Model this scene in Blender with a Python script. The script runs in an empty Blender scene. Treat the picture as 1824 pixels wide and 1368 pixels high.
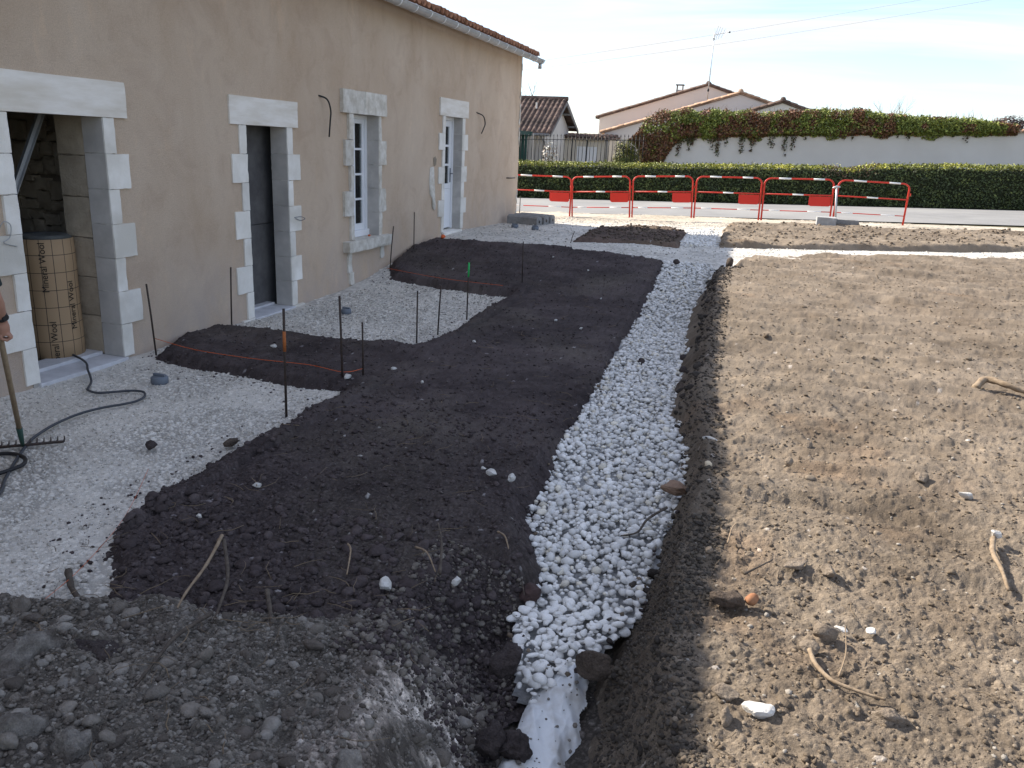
import bpy, bmesh, math, random
import numpy as np
from mathutils import Vector, Matrix, Euler

R_ = math.radians
SC = bpy.context.scene
COL = SC.collection
rnd = random.Random(7)
rng = np.random.default_rng(11)

# ------------------------------------------------------------------ camera
EYE = 2.08
cam = bpy.data.cameras.new('camera')
cam.sensor_width = 36.0
cam.lens = 1445.0 / 1824.0 * 36.0
cam.clip_start = 0.05
cam.clip_end = 3000
camo = bpy.data.objects.new('camera', cam)
COL.objects.link(camo)
cr = Vector((0.95523166, 0.29266753, 0.04333812))
cu = Vector((-0.12225626, 0.25707661, 0.95862663))
cf = Vector((-0.26941767, 0.92100887, -0.28134815))
camo.matrix_world = Matrix(((cr.x, cu.x, -cf.x, 0), (cr.y, cu.y, -cf.y, 0), (cr.z, cu.z, -cf.z, EYE), (0, 0, 0, 1)))
SC.camera = camo

# ------------------------------------------------------------------ light and sky
SUN_DIR = Vector((4.6, -1.5, -3.5)).normalized()          # the way the light travels
SUN_EL = math.asin(-SUN_DIR.z)
SUN_AZ = math.atan2(-SUN_DIR.x, -SUN_DIR.y)                # clockwise from +Y
sun = bpy.data.lights.new('sun', 'SUN')
sun.energy = 4.0
sun.angle = R_(0.6)
sun.color = (1.0, 0.92, 0.80)
suno = bpy.data.objects.new('sun', sun)
suno.rotation_euler = SUN_DIR.to_track_quat('-Z', 'Y').to_euler()
suno.location = (-30, 8, 30)
COL.objects.link(suno)

world = bpy.data.worlds.new('World')
SC.world = world
world.use_nodes = True
nt = world.node_tree
nt.nodes.clear()
def wn(t, **kw):
    n = nt.nodes.new(t)
    for k, v in kw.items():
        setattr(n, k, v)
    return n
w_out = wn('ShaderNodeOutputWorld')
w_bg = wn('ShaderNodeBackground')
w_bg.inputs['Strength'].default_value = 0.15
sky = wn('ShaderNodeTexSky', sky_type='NISHITA', sun_disc=False, sun_elevation=SUN_EL, sun_rotation=SUN_AZ,
         altitude=60, air_density=1.0, dust_density=0.7, ozone_density=2.6)
tc = wn('ShaderNodeTexCoord')
sep = wn('ShaderNodeSeparateXYZ')
nt.links.new(tc.outputs['Generated'], sep.inputs[0])
zc = wn('ShaderNodeMath', operation='MAXIMUM'); zc.inputs[1].default_value = 0.0
nt.links.new(sep.outputs['Z'], zc.inputs[0])
za = wn('ShaderNodeMath', operation='ADD'); za.inputs[1].default_value = 0.16
nt.links.new(zc.outputs[0], za.inputs[0])
def div(a):
    d = wn('ShaderNodeMath', operation='DIVIDE')
    nt.links.new(a, d.inputs[0]); nt.links.new(za.outputs[0], d.inputs[1])
    return d.outputs[0]
cmb = wn('ShaderNodeCombineXYZ')
nt.links.new(div(sep.outputs['X']), cmb.inputs[0]); nt.links.new(div(sep.outputs['Y']), cmb.inputs[1])
mp = wn('ShaderNodeMapping'); mp.inputs['Rotation'].default_value = (0, 0, R_(-24)); mp.inputs['Scale'].default_value = (0.55, 2.1, 1)
nt.links.new(cmb.outputs[0], mp.inputs[0])
n1 = wn('ShaderNodeTexNoise'); n1.inputs['Scale'].default_value = 1.15; n1.inputs['Detail'].default_value = 8; n1.inputs['Roughness'].default_value = 0.58; n1.inputs['Distortion'].default_value = 0.45
nt.links.new(mp.outputs[0], n1.inputs['Vector'])
rp = wn('ShaderNodeValToRGB'); rp.color_ramp.elements[0].position = 0.40; rp.color_ramp.elements[0].color = (0.06, 0.06, 0.06, 1)
rp.color_ramp.elements[1].position = 0.60; rp.color_ramp.elements[1].color = (0.93, 0.93, 0.93, 1)
nt.links.new(n1.outputs['Fac'], rp.inputs[0])
mx = wn('ShaderNodeMix', data_type='RGBA')
CLOUD = mx.inputs[7]
CLOUD.default_value = (2.62, 2.60, 2.56, 1)
gain = wn('ShaderNodeMix', data_type='RGBA', blend_type='MULTIPLY', clamp_result=False); gain.inputs[0].default_value = 1.0
gain.inputs[7].default_value = (.64, .68, .765, 1)                 # thin veil over the clear sky: a little dimmer and bluer everywhere
nt.links.new(sky.outputs[0], gain.inputs[6])
nt.links.new(rp.outputs[0], mx.inputs[0]); nt.links.new(gain.outputs[2], mx.inputs[6])
nt.links.new(mx.outputs[2], w_bg.inputs['Color'])
nt.links.new(w_bg.outputs[0], w_out.inputs['Surface'])

SC.view_settings.view_transform = 'Standard'
SC.view_settings.look = 'None'
SC.view_settings.gamma = 1.0
SC.view_settings.use_curve_mapping = False
SC.view_settings.exposure = 1.38

# ------------------------------------------------------------------ helpers
def link(o, parent=None):
    COL.objects.link(o)
    if parent is not None:
        o.parent = parent
        o.matrix_parent_inverse = Matrix.Translation(-Vector(parent.location)) if parent.get('_w') else Matrix()
    return o
def tag(o, label=None, cat=None, group=None, kind=None):
    if label: o['label'] = label
    if cat: o['category'] = cat
    if group: o['group'] = group
    if kind: o['kind'] = kind
    return o
def thing(name, label, cat, loc=(0, 0, 0), group=None, rot=(0, 0, 0), kind=None, world=True):
    """Empty at the base of a thing; world=True: its parts are written in world coordinates."""
    o = bpy.data.objects.new(name, None)
    o.empty_display_size = 0.1
    o.location = loc; o.rotation_euler = rot
    if world: o['_w'] = 1
    COL.objects.link(o)
    return tag(o, label, cat, group, kind)
def copy_tree(o, loc, rot=None, label=None):
    r = o.copy(); COL.objects.link(r); r.location = loc
    if rot is not None: r.rotation_euler = rot
    if label: r['label'] = label
    for ch in list(o.children):
        c = ch.copy(); COL.objects.link(c); c.parent = r
        for g in list(ch.children):
            d = g.copy(); COL.objects.link(d); d.parent = c
    return r

def mesh_np(name, V, F, m, parent=None, smooth=True, tone=None, loc=None):
    V = np.asarray(V, np.float32); F = np.asarray(F, np.int32)
    me = bpy.data.meshes.new(name)
    k = F.shape[1]
    me.vertices.add(len(V)); me.vertices.foreach_set('co', V.ravel())
    me.loops.add(F.size); me.loops.foreach_set('vertex_index', F.ravel())
    me.polygons.add(len(F)); me.polygons.foreach_set('loop_start', np.arange(0, F.size, k, dtype=np.int32))
    me.polygons.foreach_set('use_smooth', np.full(len(F), smooth))
    if tone is not None:
        tone = np.asarray(tone, np.float32)
        if tone.ndim == 1: tone = np.repeat(tone[:, None], 3, 1)
        a = me.color_attributes.new('tone', 'FLOAT_COLOR', 'POINT')
        a.data.foreach_set('color', np.concatenate([tone, np.ones((len(tone), 1), np.float32)], 1).ravel())
    me.update(calc_edges=True)
    me.materials.append(m)
    o = bpy.data.objects.new(name, me)
    if loc is not None: o.location = loc
    return link(o, parent)

class MB:
    """Collects shapes for ONE mesh object."""
    def __init__(s): s.v = []; s.f = []
    def add(s, vs, fs):
        b = len(s.v); s.v += [tuple(v) for v in vs]; s.f += [tuple(b + i for i in f) for f in fs]; return s
    def box(s, x0, x1, y0, y1, z0, z1):
        return s.add([(x0, y0, z0), (x1, y0, z0), (x1, y1, z0), (x0, y1, z0), (x0, y0, z1), (x1, y0, z1), (x1, y1, z1), (x0, y1, z1)],
                     [(0, 3, 2, 1), (4, 5, 6, 7), (0, 1, 5, 4), (1, 2, 6, 5), (2, 3, 7, 6), (3, 0, 4, 7)])
    def tube(s, pts, r, n=8, cap=True, sq=1.0):
        pts = [Vector(p) for p in pts]
        rs = r if isinstance(r, (list, tuple)) else [r] * len(pts)
        up = None; rings = []
        for i, p in enumerate(pts):
            d = (pts[min(i + 1, len(pts) - 1)] - pts[max(i - 1, 0)]).normalized()
            if up is None:
                up = Vector((0, 0, 1)) if abs(d.z) < 0.9 else Vector((1, 0, 0))
            a = d.cross(up).normalized(); up = a.cross(d).normalized()
            rings.append([p + a * (rs[i] * math.cos(2 * math.pi * j / n)) + up * (rs[i] * sq * math.sin(2 * math.pi * j / n)) for j in range(n)])
        b = [v for rg in rings for v in rg]; f = []
        for i in range(len(pts) - 1):
            for j in range(n):
                k = (j + 1) % n
                f.append((i * n + j, i * n + k, (i + 1) * n + k, (i + 1) * n + j))
        if cap:
            f.append(tuple(range(n - 1, -1, -1))); f.append(tuple((len(pts) - 1) * n + j for j in range(n)))
        return s.add(b, f)
    def lathe(s, prof, c=(0, 0, 0), n=16):
        b = []; f = []
        for (r, z) in prof:
            b += [(c[0] + r * math.cos(2 * math.pi * j / n), c[1] + r * math.sin(2 * math.pi * j / n), c[2] + z) for j in range(n)]
        for i in range(len(prof) - 1):
            for j in range(n):
                k = (j + 1) % n
                f.append((i * n + j, i * n + k, (i + 1) * n + k, (i + 1) * n + j))
        f.append(tuple(range(n - 1, -1, -1))); f.append(tuple((len(prof) - 1) * n + j for j in range(n)))
        return s.add(b, f)
    def prism(s, poly, y0, y1):
        """poly of (x, z) points extruded along y"""
        n = len(poly)
        return s.add([(x, y0, z) for x, z in poly] + [(x, y1, z) for x, z in poly],
                     [tuple(range(n)), tuple(range(2 * n - 1, n - 1, -1))] + [(i, n + i, n + (i + 1) % n, (i + 1) % n) for i in range(n)])
    def prismx(s, poly, x0, x1):
        n = len(poly)
        return s.add([(x0, y, z) for y, z in poly] + [(x1, y, z) for y, z in poly],
                     [tuple(range(n)), tuple(range(2 * n - 1, n - 1, -1))] + [(i, n + i, n + (i + 1) % n, (i + 1) % n) for i in range(n)])
    def blob(s, c, rad, n=10, m=6):
        b = [(c[0], c[1], c[2] - rad[2])]; f = []
        for i in range(1, m):
            t = math.pi * i / m
            b += [(c[0] + rad[0] * math.sin(t) * math.cos(2 * math.pi * j / n), c[1] + rad[1] * math.sin(t) * math.sin(2 * math.pi * j / n), c[2] - rad[2] * math.cos(t)) for j in range(n)]
        b.append((c[0], c[1], c[2] + rad[2])); L = len(b) - 1
        for j in range(n):
            k = (j + 1) % n
            f.append((0, 1 + k, 1 + j)); f.append((L, L - n + j, L - n + k))
            for i in range(m - 2):
                f.append((1 + i * n + j, 1 + i * n + k, 1 + (i + 1) * n + k, 1 + (i + 1) * n + j))
        return s.add(b, f)
    def mesh(s, name, m, smooth=False):
        me = bpy.data.meshes.new(name); me.from_pydata(s.v, [], s.f); me.materials.append(m)
        bm = bmesh.new(); bm.from_mesh(me); bmesh.ops.recalc_face_normals(bm, faces=bm.faces); bm.to_mesh(me); bm.free()
        if smooth:
            me.polygons.foreach_set('use_smooth', np.ones(len(me.polygons), bool))
        me.update()
        return me
    def build(s, name, m, parent=None, smooth=False, bevel=0, loc=None, seg=2):
        o = bpy.data.objects.new(name, s.mesh(name, m, smooth))
        if loc is not None: o.location = loc
        if bevel:
            b = o.modifiers.new('edge', 'BEVEL'); b.width = bevel; b.segments = seg; b.limit_method = 'ANGLE'
        return link(o, parent)

# ---- noise in numpy
def h2(ix, iy, seed):
    h = (ix.astype(np.int64) * 374761393 + iy.astype(np.int64) * 668265263 + seed * 974634777) & 0xffffffff
    h = ((h ^ (h >> 13)) * 1274126177) & 0xffffffff
    h = ((h ^ (h >> 16)) * 2246822519) & 0xffffffff
    return ((h ^ (h >> 15)) & 0xffffff) / float(0x1000000)
def vn(x, y, seed=0):
    ix = np.floor(x); iy = np.floor(y); fx = x - ix; fy = y - iy
    fx = fx * fx * fx * (fx * (fx * 6 - 15) + 10); fy = fy * fy * fy * (fy * (fy * 6 - 15) + 10)
    a = h2(ix, iy, seed); b = h2(ix + 1, iy, seed); c = h2(ix, iy + 1, seed); d = h2(ix + 1, iy + 1, seed)
    return ((a + (b - a) * fx) * (1 - fy) + (c + (d - c) * fx) * fy) * 2 - 1
def fbm(x, y, size, oct=4, seed=0, gain=0.5):
    x = np.asarray(x, float) / size; y = np.asarray(y, float) / size
    s = 0; a = 1.0; t = 0
    for o in range(oct):
        s = s + a * vn(x * 2 ** o + o * 13.7, y * 2 ** o - o * 7.3, seed + o); t += a; a *= gain
    return s / t
def cells(x, y, size, seed, dens=1.0, r0=0.2, r1=0.48, sq=0.7):
    """half-buried lumps: one per cell of the given size; returns height and an id in 0..1 of the lump on top (0 where none)"""
    gx = np.floor(x / size); gy = np.floor(y / size)
    best = np.zeros(x.shape); ident = np.zeros(x.shape)
    for dx in (-1, 0, 1):
        for dy in (-1, 0, 1):
            cx = gx + dx; cy = gy + dy
            u = h2(cx, cy, seed + 1); v = h2(cx, cy, seed + 2); q = h2(cx, cy, seed + 3); e = h2(cx, cy, seed + 4); an = h2(cx, cy, seed + 5) * math.pi
            r = (r0 + (r1 - r0) * q) * size
            ax = x - (cx + u) * size; ay = y - (cy + v) * size
            ca = np.cos(an); sa = np.sin(an)
            px = (ax * ca + ay * sa); py = (-ax * sa + ay * ca) * (1.0 + 0.7 * e)
            hh = np.sqrt(np.maximum(r * r - px * px - py * py, 0)) * sq
            hh = np.where(e * 0.999 < dens, hh, 0) if dens < 1 else hh
            w = hh > best
            best = np.where(w, hh, best); ident = np.where(w, 0.02 + 0.98 * h2(cx, cy, seed + 9), ident)
    return best, ident
def ss(a, b, x):
    t = np.clip((x - a) / (b - a), 0, 1); return t * t * (3 - 2 * t)
def lerp(a, b, t): return a + (b - a) * t

# ---- rising ground of the site
def zg(x, y):
    return lerp(.46 * ss(9.6, 14.4, y), .525 + .03 * np.clip(x, -14, 9), ss(15, 20.5, y))
def zt(x, y):
    return lerp(.10 + .36 * ss(3, 13, y), .525 + .03 * np.clip(x, -14, 9), ss(13, 20.5, y))
def zs(x, y): return zg(x, y) + .06
def zr(x, y): return .05 + .26 * ss(3.4, .8, y)
def zp(x, y): return lerp(zg(x, y) + .01, -.22, ss(6.5, 3.0, y))

def sdp(x, y, poly):
    """signed distance to a polygon, positive inside"""
    d = np.full(x.shape, 1e9); ins = np.zeros(x.shape, bool); n = len(poly)
    for i in range(n):
        ax, ay = poly[i]; bx, by = poly[(i + 1) % n]
        ex, ey = bx - ax, by - ay; wx, wy = x - ax, y - ay
        t = np.clip((wx * ex + wy * ey) / (ex * ex + ey * ey + 1e-12), 0, 1)
        d = np.minimum(d, (wx - ex * t) ** 2 + (wy - ey * t) ** 2)
        c = ((ay <= y) & (by > y)) | ((by <= y) & (ay > y))
        ins ^= c & (x < ax + (y - ay) * ex / (ey if abs(ey) > 1e-9 else 1e-9))
    d = np.sqrt(d)
    return np.where(ins, d, -d)

SOIL = [(-5.31, 6.12), (-5.6, 6.84), (-5.6, 7.46), (-5.26, 7.53), (-4.83, 7.51), (-4.11, 7.44), (-3.51, 7.52), (-3.29, 7.53), (-3.18, 8.1), (-3.2, 8.88), (-3.25, 10.1), (-3.2, 10.73), (-3.62, 10.7), (-4.16, 10.79), (-4.71, 10.85), (-5.17, 11.02), (-5.45, 11.6), (-5.6, 12.69), (-5.43, 13.36), (-4.68, 13.44), (-3.88, 13.51), (-3.22, 13.62), (-2.6, 13.47), (-2.02, 13.38), (-1.42, 13.18), (-1.38, 11.79), (-1.38, 10.54), (-1.34, 8.97), (-1.28, 7.65), (-1.22, 6.56), (-1.23, 5.56), (-1.23, 4.95), (-1.22, 4.55), (-1.11, 4.07), (-1.0, 3.69), (-0.95, 3.4), (-0.89, 3.15), (-1.16, 3.0), (-1.31, 2.84), (-1.47, 2.56), (-1.85, 2.33), (-2.21, 2.28), (-2.48, 2.42), (-2.74, 2.75), (-3.07, 3.13), (-3.21, 3.53), (-3.17, 4.22), (-3.21, 5.01), (-3.22, 5.89), (-3.47, 5.87), (-4.12, 5.94), (-4.72, 5.96)]
SOIL2 = [(-3.18, 14.55), (-3.38, 17.62), (-2.83, 18.4), (-1.97, 18.46), (-1.47, 17.49), (-1.41, 14.89), (-2.28, 14.95)]
TAN = [(-0.13, 14.48), (-0.38, 12.9), (-0.58, 13.02), (-0.52, 10.55), (-0.46, 8.77), (-0.42, 7.5), (-0.42, 6.51), (-0.31, 5.77), (-0.26, 5.35), (-0.27, 4.77), (-0.3, 4.28), (-0.34, 3.85), (-0.36, 3.44), (-0.38, 3.18), (-0.36, 2.85), (-0.33, 2.61), (-0.25, 2.27), (-0.2, 1.0), (9, 1.0), (12, 18.9), (4.52, 16.44), (1.42, 15.33)]
TAN2 = [(-0.69, 15.42), (-0.78, 18.5), (-0.72, 20.2), (1.31, 20.45), (3.47, 20.5), (5.57, 20.64), (14, 21.3), (14, 20.5), (4.84, 17.74), (1.5, 16.4)]
RUB = [(-0.56, 1.0), (-6, 1.0), (-5.2, 1.98), (-2.8, 2.20), (-2.52, 2.38), (-2.32, 2.52), (-2.0, 2.56), (-1.6, 2.68), (-1.34, 2.95), (-1.16, 3.2), (-0.95, 3.4), (-0.78, 2.6), (-0.7, 2.22)]
PEB = [(-1.44, 13.4), (-1.4, 11.96), (-1.41, 10.72), (-1.37, 9.2), (-1.32, 7.84), (-1.25, 6.72), (-1.27, 5.77), (-1.31, 5.24), (-1.31, 4.89), (-1.22, 4.46), (-1.11, 4.1), (-1.07, 3.82), (-1.0, 3.57), (-0.91, 3.35), (-0.83, 3.06), (-0.70, 2.93), (-0.60, 3.07), (-0.50, 3.25), (-0.45, 3.48), (-0.36, 3.67), (-0.33, 3.93), (-0.30, 4.34), (-0.25, 4.76), (-0.24, 5.23), (-0.24, 5.8), (-0.30, 6.25), (-0.42, 7.17), (-0.44, 8.5), (-0.52, 10.21), (-0.57, 11.79), (-0.60, 13.37)]
PEB2 = [(-1.42, 15.08), (-1.53, 18.02), (-1.07, 18.83), (-0.79, 17.46), (-0.69, 15.42)]

def rows(y0, y1, k=0.00062, cap=0.05):
    ys = [y0]
    while ys[-1] < y1: ys.append(ys[-1] + min(cap, k * (ys[-1] ** 2 + 4.3)))
    return np.array(ys)
def grid(y0, y1, xl, xr, nc, k=0.00062, cap=0.05):
    ys = rows(y0, y1, k, cap); u = np.linspace(0, 1, nc)
    L = np.array([xl(y) for y in ys])[:, None]; Rr = np.array([xr(y) for y in ys])[:, None]
    X = L + (Rr - L) * u[None, :]; Y = np.repeat(ys[:, None], nc, 1)
    return X, Y
def sheet(name, X, Y, Z, keep, m, tone=None, kind='structure', parent=None):
    r, c = X.shape
    idx = np.arange(r * c).reshape(r, c)
    q = np.stack([idx[:-1, :-1], idx[:-1, 1:], idx[1:, 1:], idx[1:, :-1]], -1).reshape(-1, 4)
    kk = keep.ravel(); q = q[kk[q].any(1)]
    used = np.unique(q); mp_ = np.zeros(r * c, np.int64); mp_[used] = np.arange(len(used))
    V = np.stack([X.ravel(), Y.ravel(), Z.ravel()], 1)[used]
    t = None
    if tone is not None: t = tone.reshape(r * c, -1)[used]; t = t[:, 0] if t.shape[1] == 1 else t
    o = mesh_np(name, V, mp_[q], m, parent, True, t)
    if kind: o['kind'] = kind
    return o

# ------------------------------------------------------------------ materials
def mat(name, c1, c2=None, scale=4.0, rough=0.85, bump=0.0, bscale=80.0, bdist=0.01, tone=False, metal=0.0, detail=5.0, lo=0.35, hi=0.65, spec=0.3, c3=None, scale3=1.0, stretch=None, island=0.0, grain=0.0, gscale=200):
    m = bpy.data.materials.new(name); m.use_nodes = True
    t = m.node_tree; b = t.nodes['Principled BSDF']
    b.inputs['Roughness'].default_value = rough; b.inputs['Metallic'].default_value = metal
    b.inputs['Specular IOR Level'].default_value = spec
    N = t.nodes.new; L = t.links.new
    co = N('ShaderNodeTexCoord').outputs['Object']
    if stretch:
        mpn = N('ShaderNodeMapping'); mpn.inputs['Scale'].default_value = stretch; L(co, mpn.inputs[0]); co2 = mpn.outputs[0]
    else: co2 = co
    col = None
    if c2 is not None:
        n = N('ShaderNodeTexNoise'); n.inputs['Scale'].default_value = scale; n.inputs['Detail'].default_value = detail; n.inputs['Roughness'].default_value = 0.6
        L(co2, n.inputs['Vector'])
        rr = N('ShaderNodeValToRGB'); e = rr.color_ramp.elements
        e[0].position = lo; e[0].color = (*c1, 1); e[1].position = hi; e[1].color = (*c2, 1)
        L(n.outputs['Fac'], rr.inputs[0]); col = rr.outputs[0]
        if c3 is not None:
            n3 = N('ShaderNodeTexNoise'); n3.inputs['Scale'].default_value = scale3; n3.inputs['Detail'].default_value = 4; L(co, n3.inputs['Vector'])
            r3 = N('ShaderNodeValToRGB'); r3.color_ramp.elements[0].position = 0.48; r3.color_ramp.elements[1].position = 0.68; L(n3.outputs['Fac'], r3.inputs[0])
            mm = N('ShaderNodeMix'); mm.data_type = 'RGBA'; L(r3.outputs[0], mm.inputs[0]); L(col, mm.inputs[6]); mm.inputs[7].default_value = (*c3, 1); col = mm.outputs[2]
    else:
        rg = N('ShaderNodeRGB'); rg.outputs[0].default_value = (*c1, 1); col = rg.outputs[0]
    if tone:
        at = N('ShaderNodeAttribute'); at.attribute_name = 'tone'
        mm = N('ShaderNodeMix'); mm.data_type = 'RGBA'; mm.blend_type = 'MULTIPLY'; mm.inputs[0].default_value = 1.0; mm.clamp_result = False
        L(col, mm.inputs[6]); L(at.outputs['Color'], mm.inputs[7]); col = mm.outputs[2]
    if island:
        oi = N('ShaderNodeObjectInfo'); hs = N('ShaderNodeHueSaturation'); mr = N('ShaderNodeMapRange')
        L(oi.outputs['Random'], mr.inputs[0]); mr.inputs[3].default_value = 1 - island; mr.inputs[4].default_value = 1 + island
        L(mr.outputs[0], hs.inputs['Value']); L(col, hs.inputs['Color']); col = hs.outputs[0]
    if grain:
        ng = N('ShaderNodeTexNoise'); ng.inputs['Scale'].default_value = gscale; ng.inputs['Detail'].default_value = 3; ng.inputs['Roughness'].default_value = .8; L(co, ng.inputs['Vector'])
        mg = N('ShaderNodeMapRange'); L(ng.outputs['Fac'], mg.inputs[0]); mg.inputs[1].default_value = .3; mg.inputs[2].default_value = .7; mg.inputs[3].default_value = 1 - grain; mg.inputs[4].default_value = 1 + grain * .8
        mm = N('ShaderNodeMix'); mm.data_type = 'RGBA'; mm.blend_type = 'MULTIPLY'; mm.inputs[0].default_value = 1.0; mm.clamp_result = False
        L(col, mm.inputs[6]); L(mg.outputs[0], mm.inputs[7]); col = mm.outputs[2]
    L(col, b.inputs['Base Color'])
    if bump:
        n2 = N('ShaderNodeTexNoise'); n2.inputs['Scale'].default_value = bscale; n2.inputs['Detail'].default_value = 6; n2.inputs['Roughness'].default_value = 0.65
        L(co, n2.inputs['Vector'])
        bp = N('ShaderNodeBump'); bp.inputs['Strength'].default_value = bump; bp.inputs['Distance'].default_value = bdist
        L(n2.outputs['Fac'], bp.inputs['Height']); L(bp.outputs[0], b.inputs['Normal'])
    return m

M = {}
def plaster_mat():
    m = bpy.data.materials.new('roughcast plaster'); m.use_nodes = True; t = m.node_tree; b = t.nodes['Principled BSDF']; b.inputs['Roughness'].default_value = .95; b.inputs['Specular IOR Level'].default_value = .15
    N = t.nodes.new; L = t.links.new; co = N('ShaderNodeTexCoord').outputs['Object']
    def noise(sc, det=6, rough=.6, st=None, dist=0):
        n = N('ShaderNodeTexNoise'); n.inputs['Scale'].default_value = sc; n.inputs['Detail'].default_value = det; n.inputs['Roughness'].default_value = rough; n.inputs['Distortion'].default_value = dist
        if st:
            mp_ = N('ShaderNodeMapping'); mp_.inputs['Scale'].default_value = st; L(co, mp_.inputs[0]); L(mp_.outputs[0], n.inputs['Vector'])
        else: L(co, n.inputs['Vector'])
        return n.outputs['Fac']
    def ramp(f, a, c, lo=(0, 0, 0), hi=(1, 1, 1)):
        r = N('ShaderNodeValToRGB'); e = r.color_ramp.elements; e[0].position = a; e[1].position = c; e[0].color = (*lo, 1); e[1].color = (*hi, 1); L(f, r.inputs[0]); return r.outputs[0]
    def mix(f, a, c, mode='MIX'):
        x = N('ShaderNodeMix'); x.data_type = 'RGBA'; x.blend_type = mode
        if isinstance(f, float): x.inputs[0].default_value = f
        else: L(f, x.inputs[0])
        for sk, v in ((6, a), (7, c)):
            if isinstance(v, tuple): x.inputs[sk].default_value = (*v, 1)
            else: L(v, x.inputs[sk])
        return x.outputs[2]
    col = ramp(noise(.9, 7, .6, (1, 1, .6), .4), .35, .66, (.575, .442, .325), (.675, .55, .43))
    col = mix(ramp(noise(2.6, 6, .65, None, .8), .50, .64), col, mix(1.0, col, (.925, .905, .90), 'MULTIPLY'))        # trowelled patches
    col = mix(ramp(noise(5.5, 5, .6, (1, 1, .35)), .60, .72), col, mix(1.0, col, (1.08, 1.06, 1.03), 'MULTIPLY'))   # lime bloom
    col = mix(1.0, col, ramp(noise(140, 4, .8), .30, .62, (.80, .79, .78), (1.06, 1.06, 1.06)), 'MULTIPLY')          # grains of sand
    col = mix(ramp(noise(75, 3, .7), .66, .72), col, mix(1.0, col, (.70, .66, .62), 'MULTIPLY'))                     # dark pits
    sp = N('ShaderNodeSeparateXYZ'); L(co, sp.inputs[0])
    mr = N('ShaderNodeMapRange'); L(sp.outputs['Z'], mr.inputs[0]); mr.inputs[1].default_value = 1.15; mr.inputs[2].default_value = -.05
    dm = N('ShaderNodeMath'); dm.operation = 'MULTIPLY'; L(mr.outputs[0], dm.inputs[0]); L(ramp(noise(1.7, 6, .7, (1, 1, .6), .6), .36, .62), dm.inputs[1])
    col = mix(dm.outputs[0], col, (.50, .415, .36))                                                               # rising damp and splashed dirt at the foot
    L(col, b.inputs['Base Color'])
    a = N('ShaderNodeMath'); a.operation = 'MULTIPLY_ADD'; L(noise(60, 6, .7), a.inputs[0]); a.inputs[1].default_value = .6; L(noise(190, 4, .8), a.inputs[2])
    bp = N('ShaderNodeBump'); bp.inputs['Strength'].default_value = .9; bp.inputs['Distance'].default_value = .012; L(a.outputs[0], bp.inputs['Height']); L(bp.outputs[0], b.inputs['Normal'])
    return m
M['plaster'] = plaster_mat()
M['stone_new'] = mat('new limestone', (.68, .65, .59), (.79, .765, .715), 5, .9, .45, 80, .008, island=.07, c3=(.58, .55, .49), scale3=2.2, detail=8)
M['stone_lintel'] = mat('veined limestone', (.64, .59, .51), (.78, .745, .69), 3.2, .9, .2, 120, .004, stretch=(1, .6, 3))
M['stone_old'] = mat('old limestone', (.52, .48, .41), (.72, .69, .63), 9, .95, .7, 60, .02, island=.05)
M['stone_grey'] = mat('grey reveal facing', (.42, .395, .365), (.52, .49, .455), 5, .9, .35, 80, .006, island=.07, c3=(.36, .34, .32), scale3=2.0, detail=8)
M['mortar'] = mat('mortar', (.40, .38, .35), rough=.95)
M['concrete'] = mat('concrete threshold', (.50, .50, .52), (.60, .60, .62), 9, .8, .2, 120, .004)
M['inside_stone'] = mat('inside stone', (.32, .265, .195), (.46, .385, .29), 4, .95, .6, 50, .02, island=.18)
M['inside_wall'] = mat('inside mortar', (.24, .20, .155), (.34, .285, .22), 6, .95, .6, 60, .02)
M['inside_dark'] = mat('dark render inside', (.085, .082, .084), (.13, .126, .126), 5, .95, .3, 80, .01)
M['white_paint'] = mat('white painted joinery', (.76, .77, .79), rough=.45)
M['zinc'] = mat('zinc', (.34, .35, .36), (.42, .43, .44), 5, .48, metal=.55)
M['zinc_light'] = mat('zinc bracket', (.80, .81, .82), rough=.5, metal=.0)
M['tile'] = mat('terracotta tile', (.30, .12, .065), (.42, .22, .13), 7, .9, .3, 70, .01, c3=(.16, .075, .05), scale3=3.0, island=.25)
M['tile_far'] = mat('weathered roof tile', (.10, .066, .054), (.21, .145, .118), 3, .9, .2, 50, .01, c3=(.065, .048, .04), scale3=1.6, island=.2)
M['tile_warm'] = mat('pale roof tile', (.40, .24, .15), (.52, .36, .25), 3, .9, .2, 50, .01, c3=(.24, .15, .10), scale3=1.3, island=.2)
M['steel'] = mat('dark steel bar', (.03, .028, .027), (.07, .045, .035), 60, .6, metal=.3)
M['rust'] = mat('rusty orange paint', (.42, .13, .03), (.26, .09, .035), 40, .7)
M['orange'] = mat('orange plastic', (.62, .11, .025), rough=.5)
M['green_paint'] = mat('green paint', (.02, .42, .10), rough=.5)
M['grey_plastic'] = mat('grey plastic', (.13, .15, .18), rough=.5)
M['black_rubber'] = mat('black rubber', (.018, .018, .02), rough=.5)
M['hose'] = mat('dark cable', (.05, .055, .065), rough=.45)
M['red'] = mat('red barrier paint', (.52, .03, .018), (.60, .05, .03), 8, .45)
M['white_band'] = mat('white reflective band', (.78, .78, .78), rough=.4)
M['red_plate'] = mat('red plate', (.60, .035, .022), rough=.5)
M['galv'] = mat('galvanised post', (.48, .49, .49), rough=.45, metal=.5)
M['block'] = mat('concrete block', (.30, .30, .30), (.40, .40, .39), 12, .95, .4, 90, .008)
M['kerb'] = mat('grey kerb stone', (.20, .195, .19), (.28, .275, .27), 10, .95, .4, 90, .008)
M['kraft'] = mat('brown roll wrapper', (.34, .235, .135), (.37, .26, .155), 3, .7)
M['ink'] = mat('black print', (.02, .018, .016), rough=.8)
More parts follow.
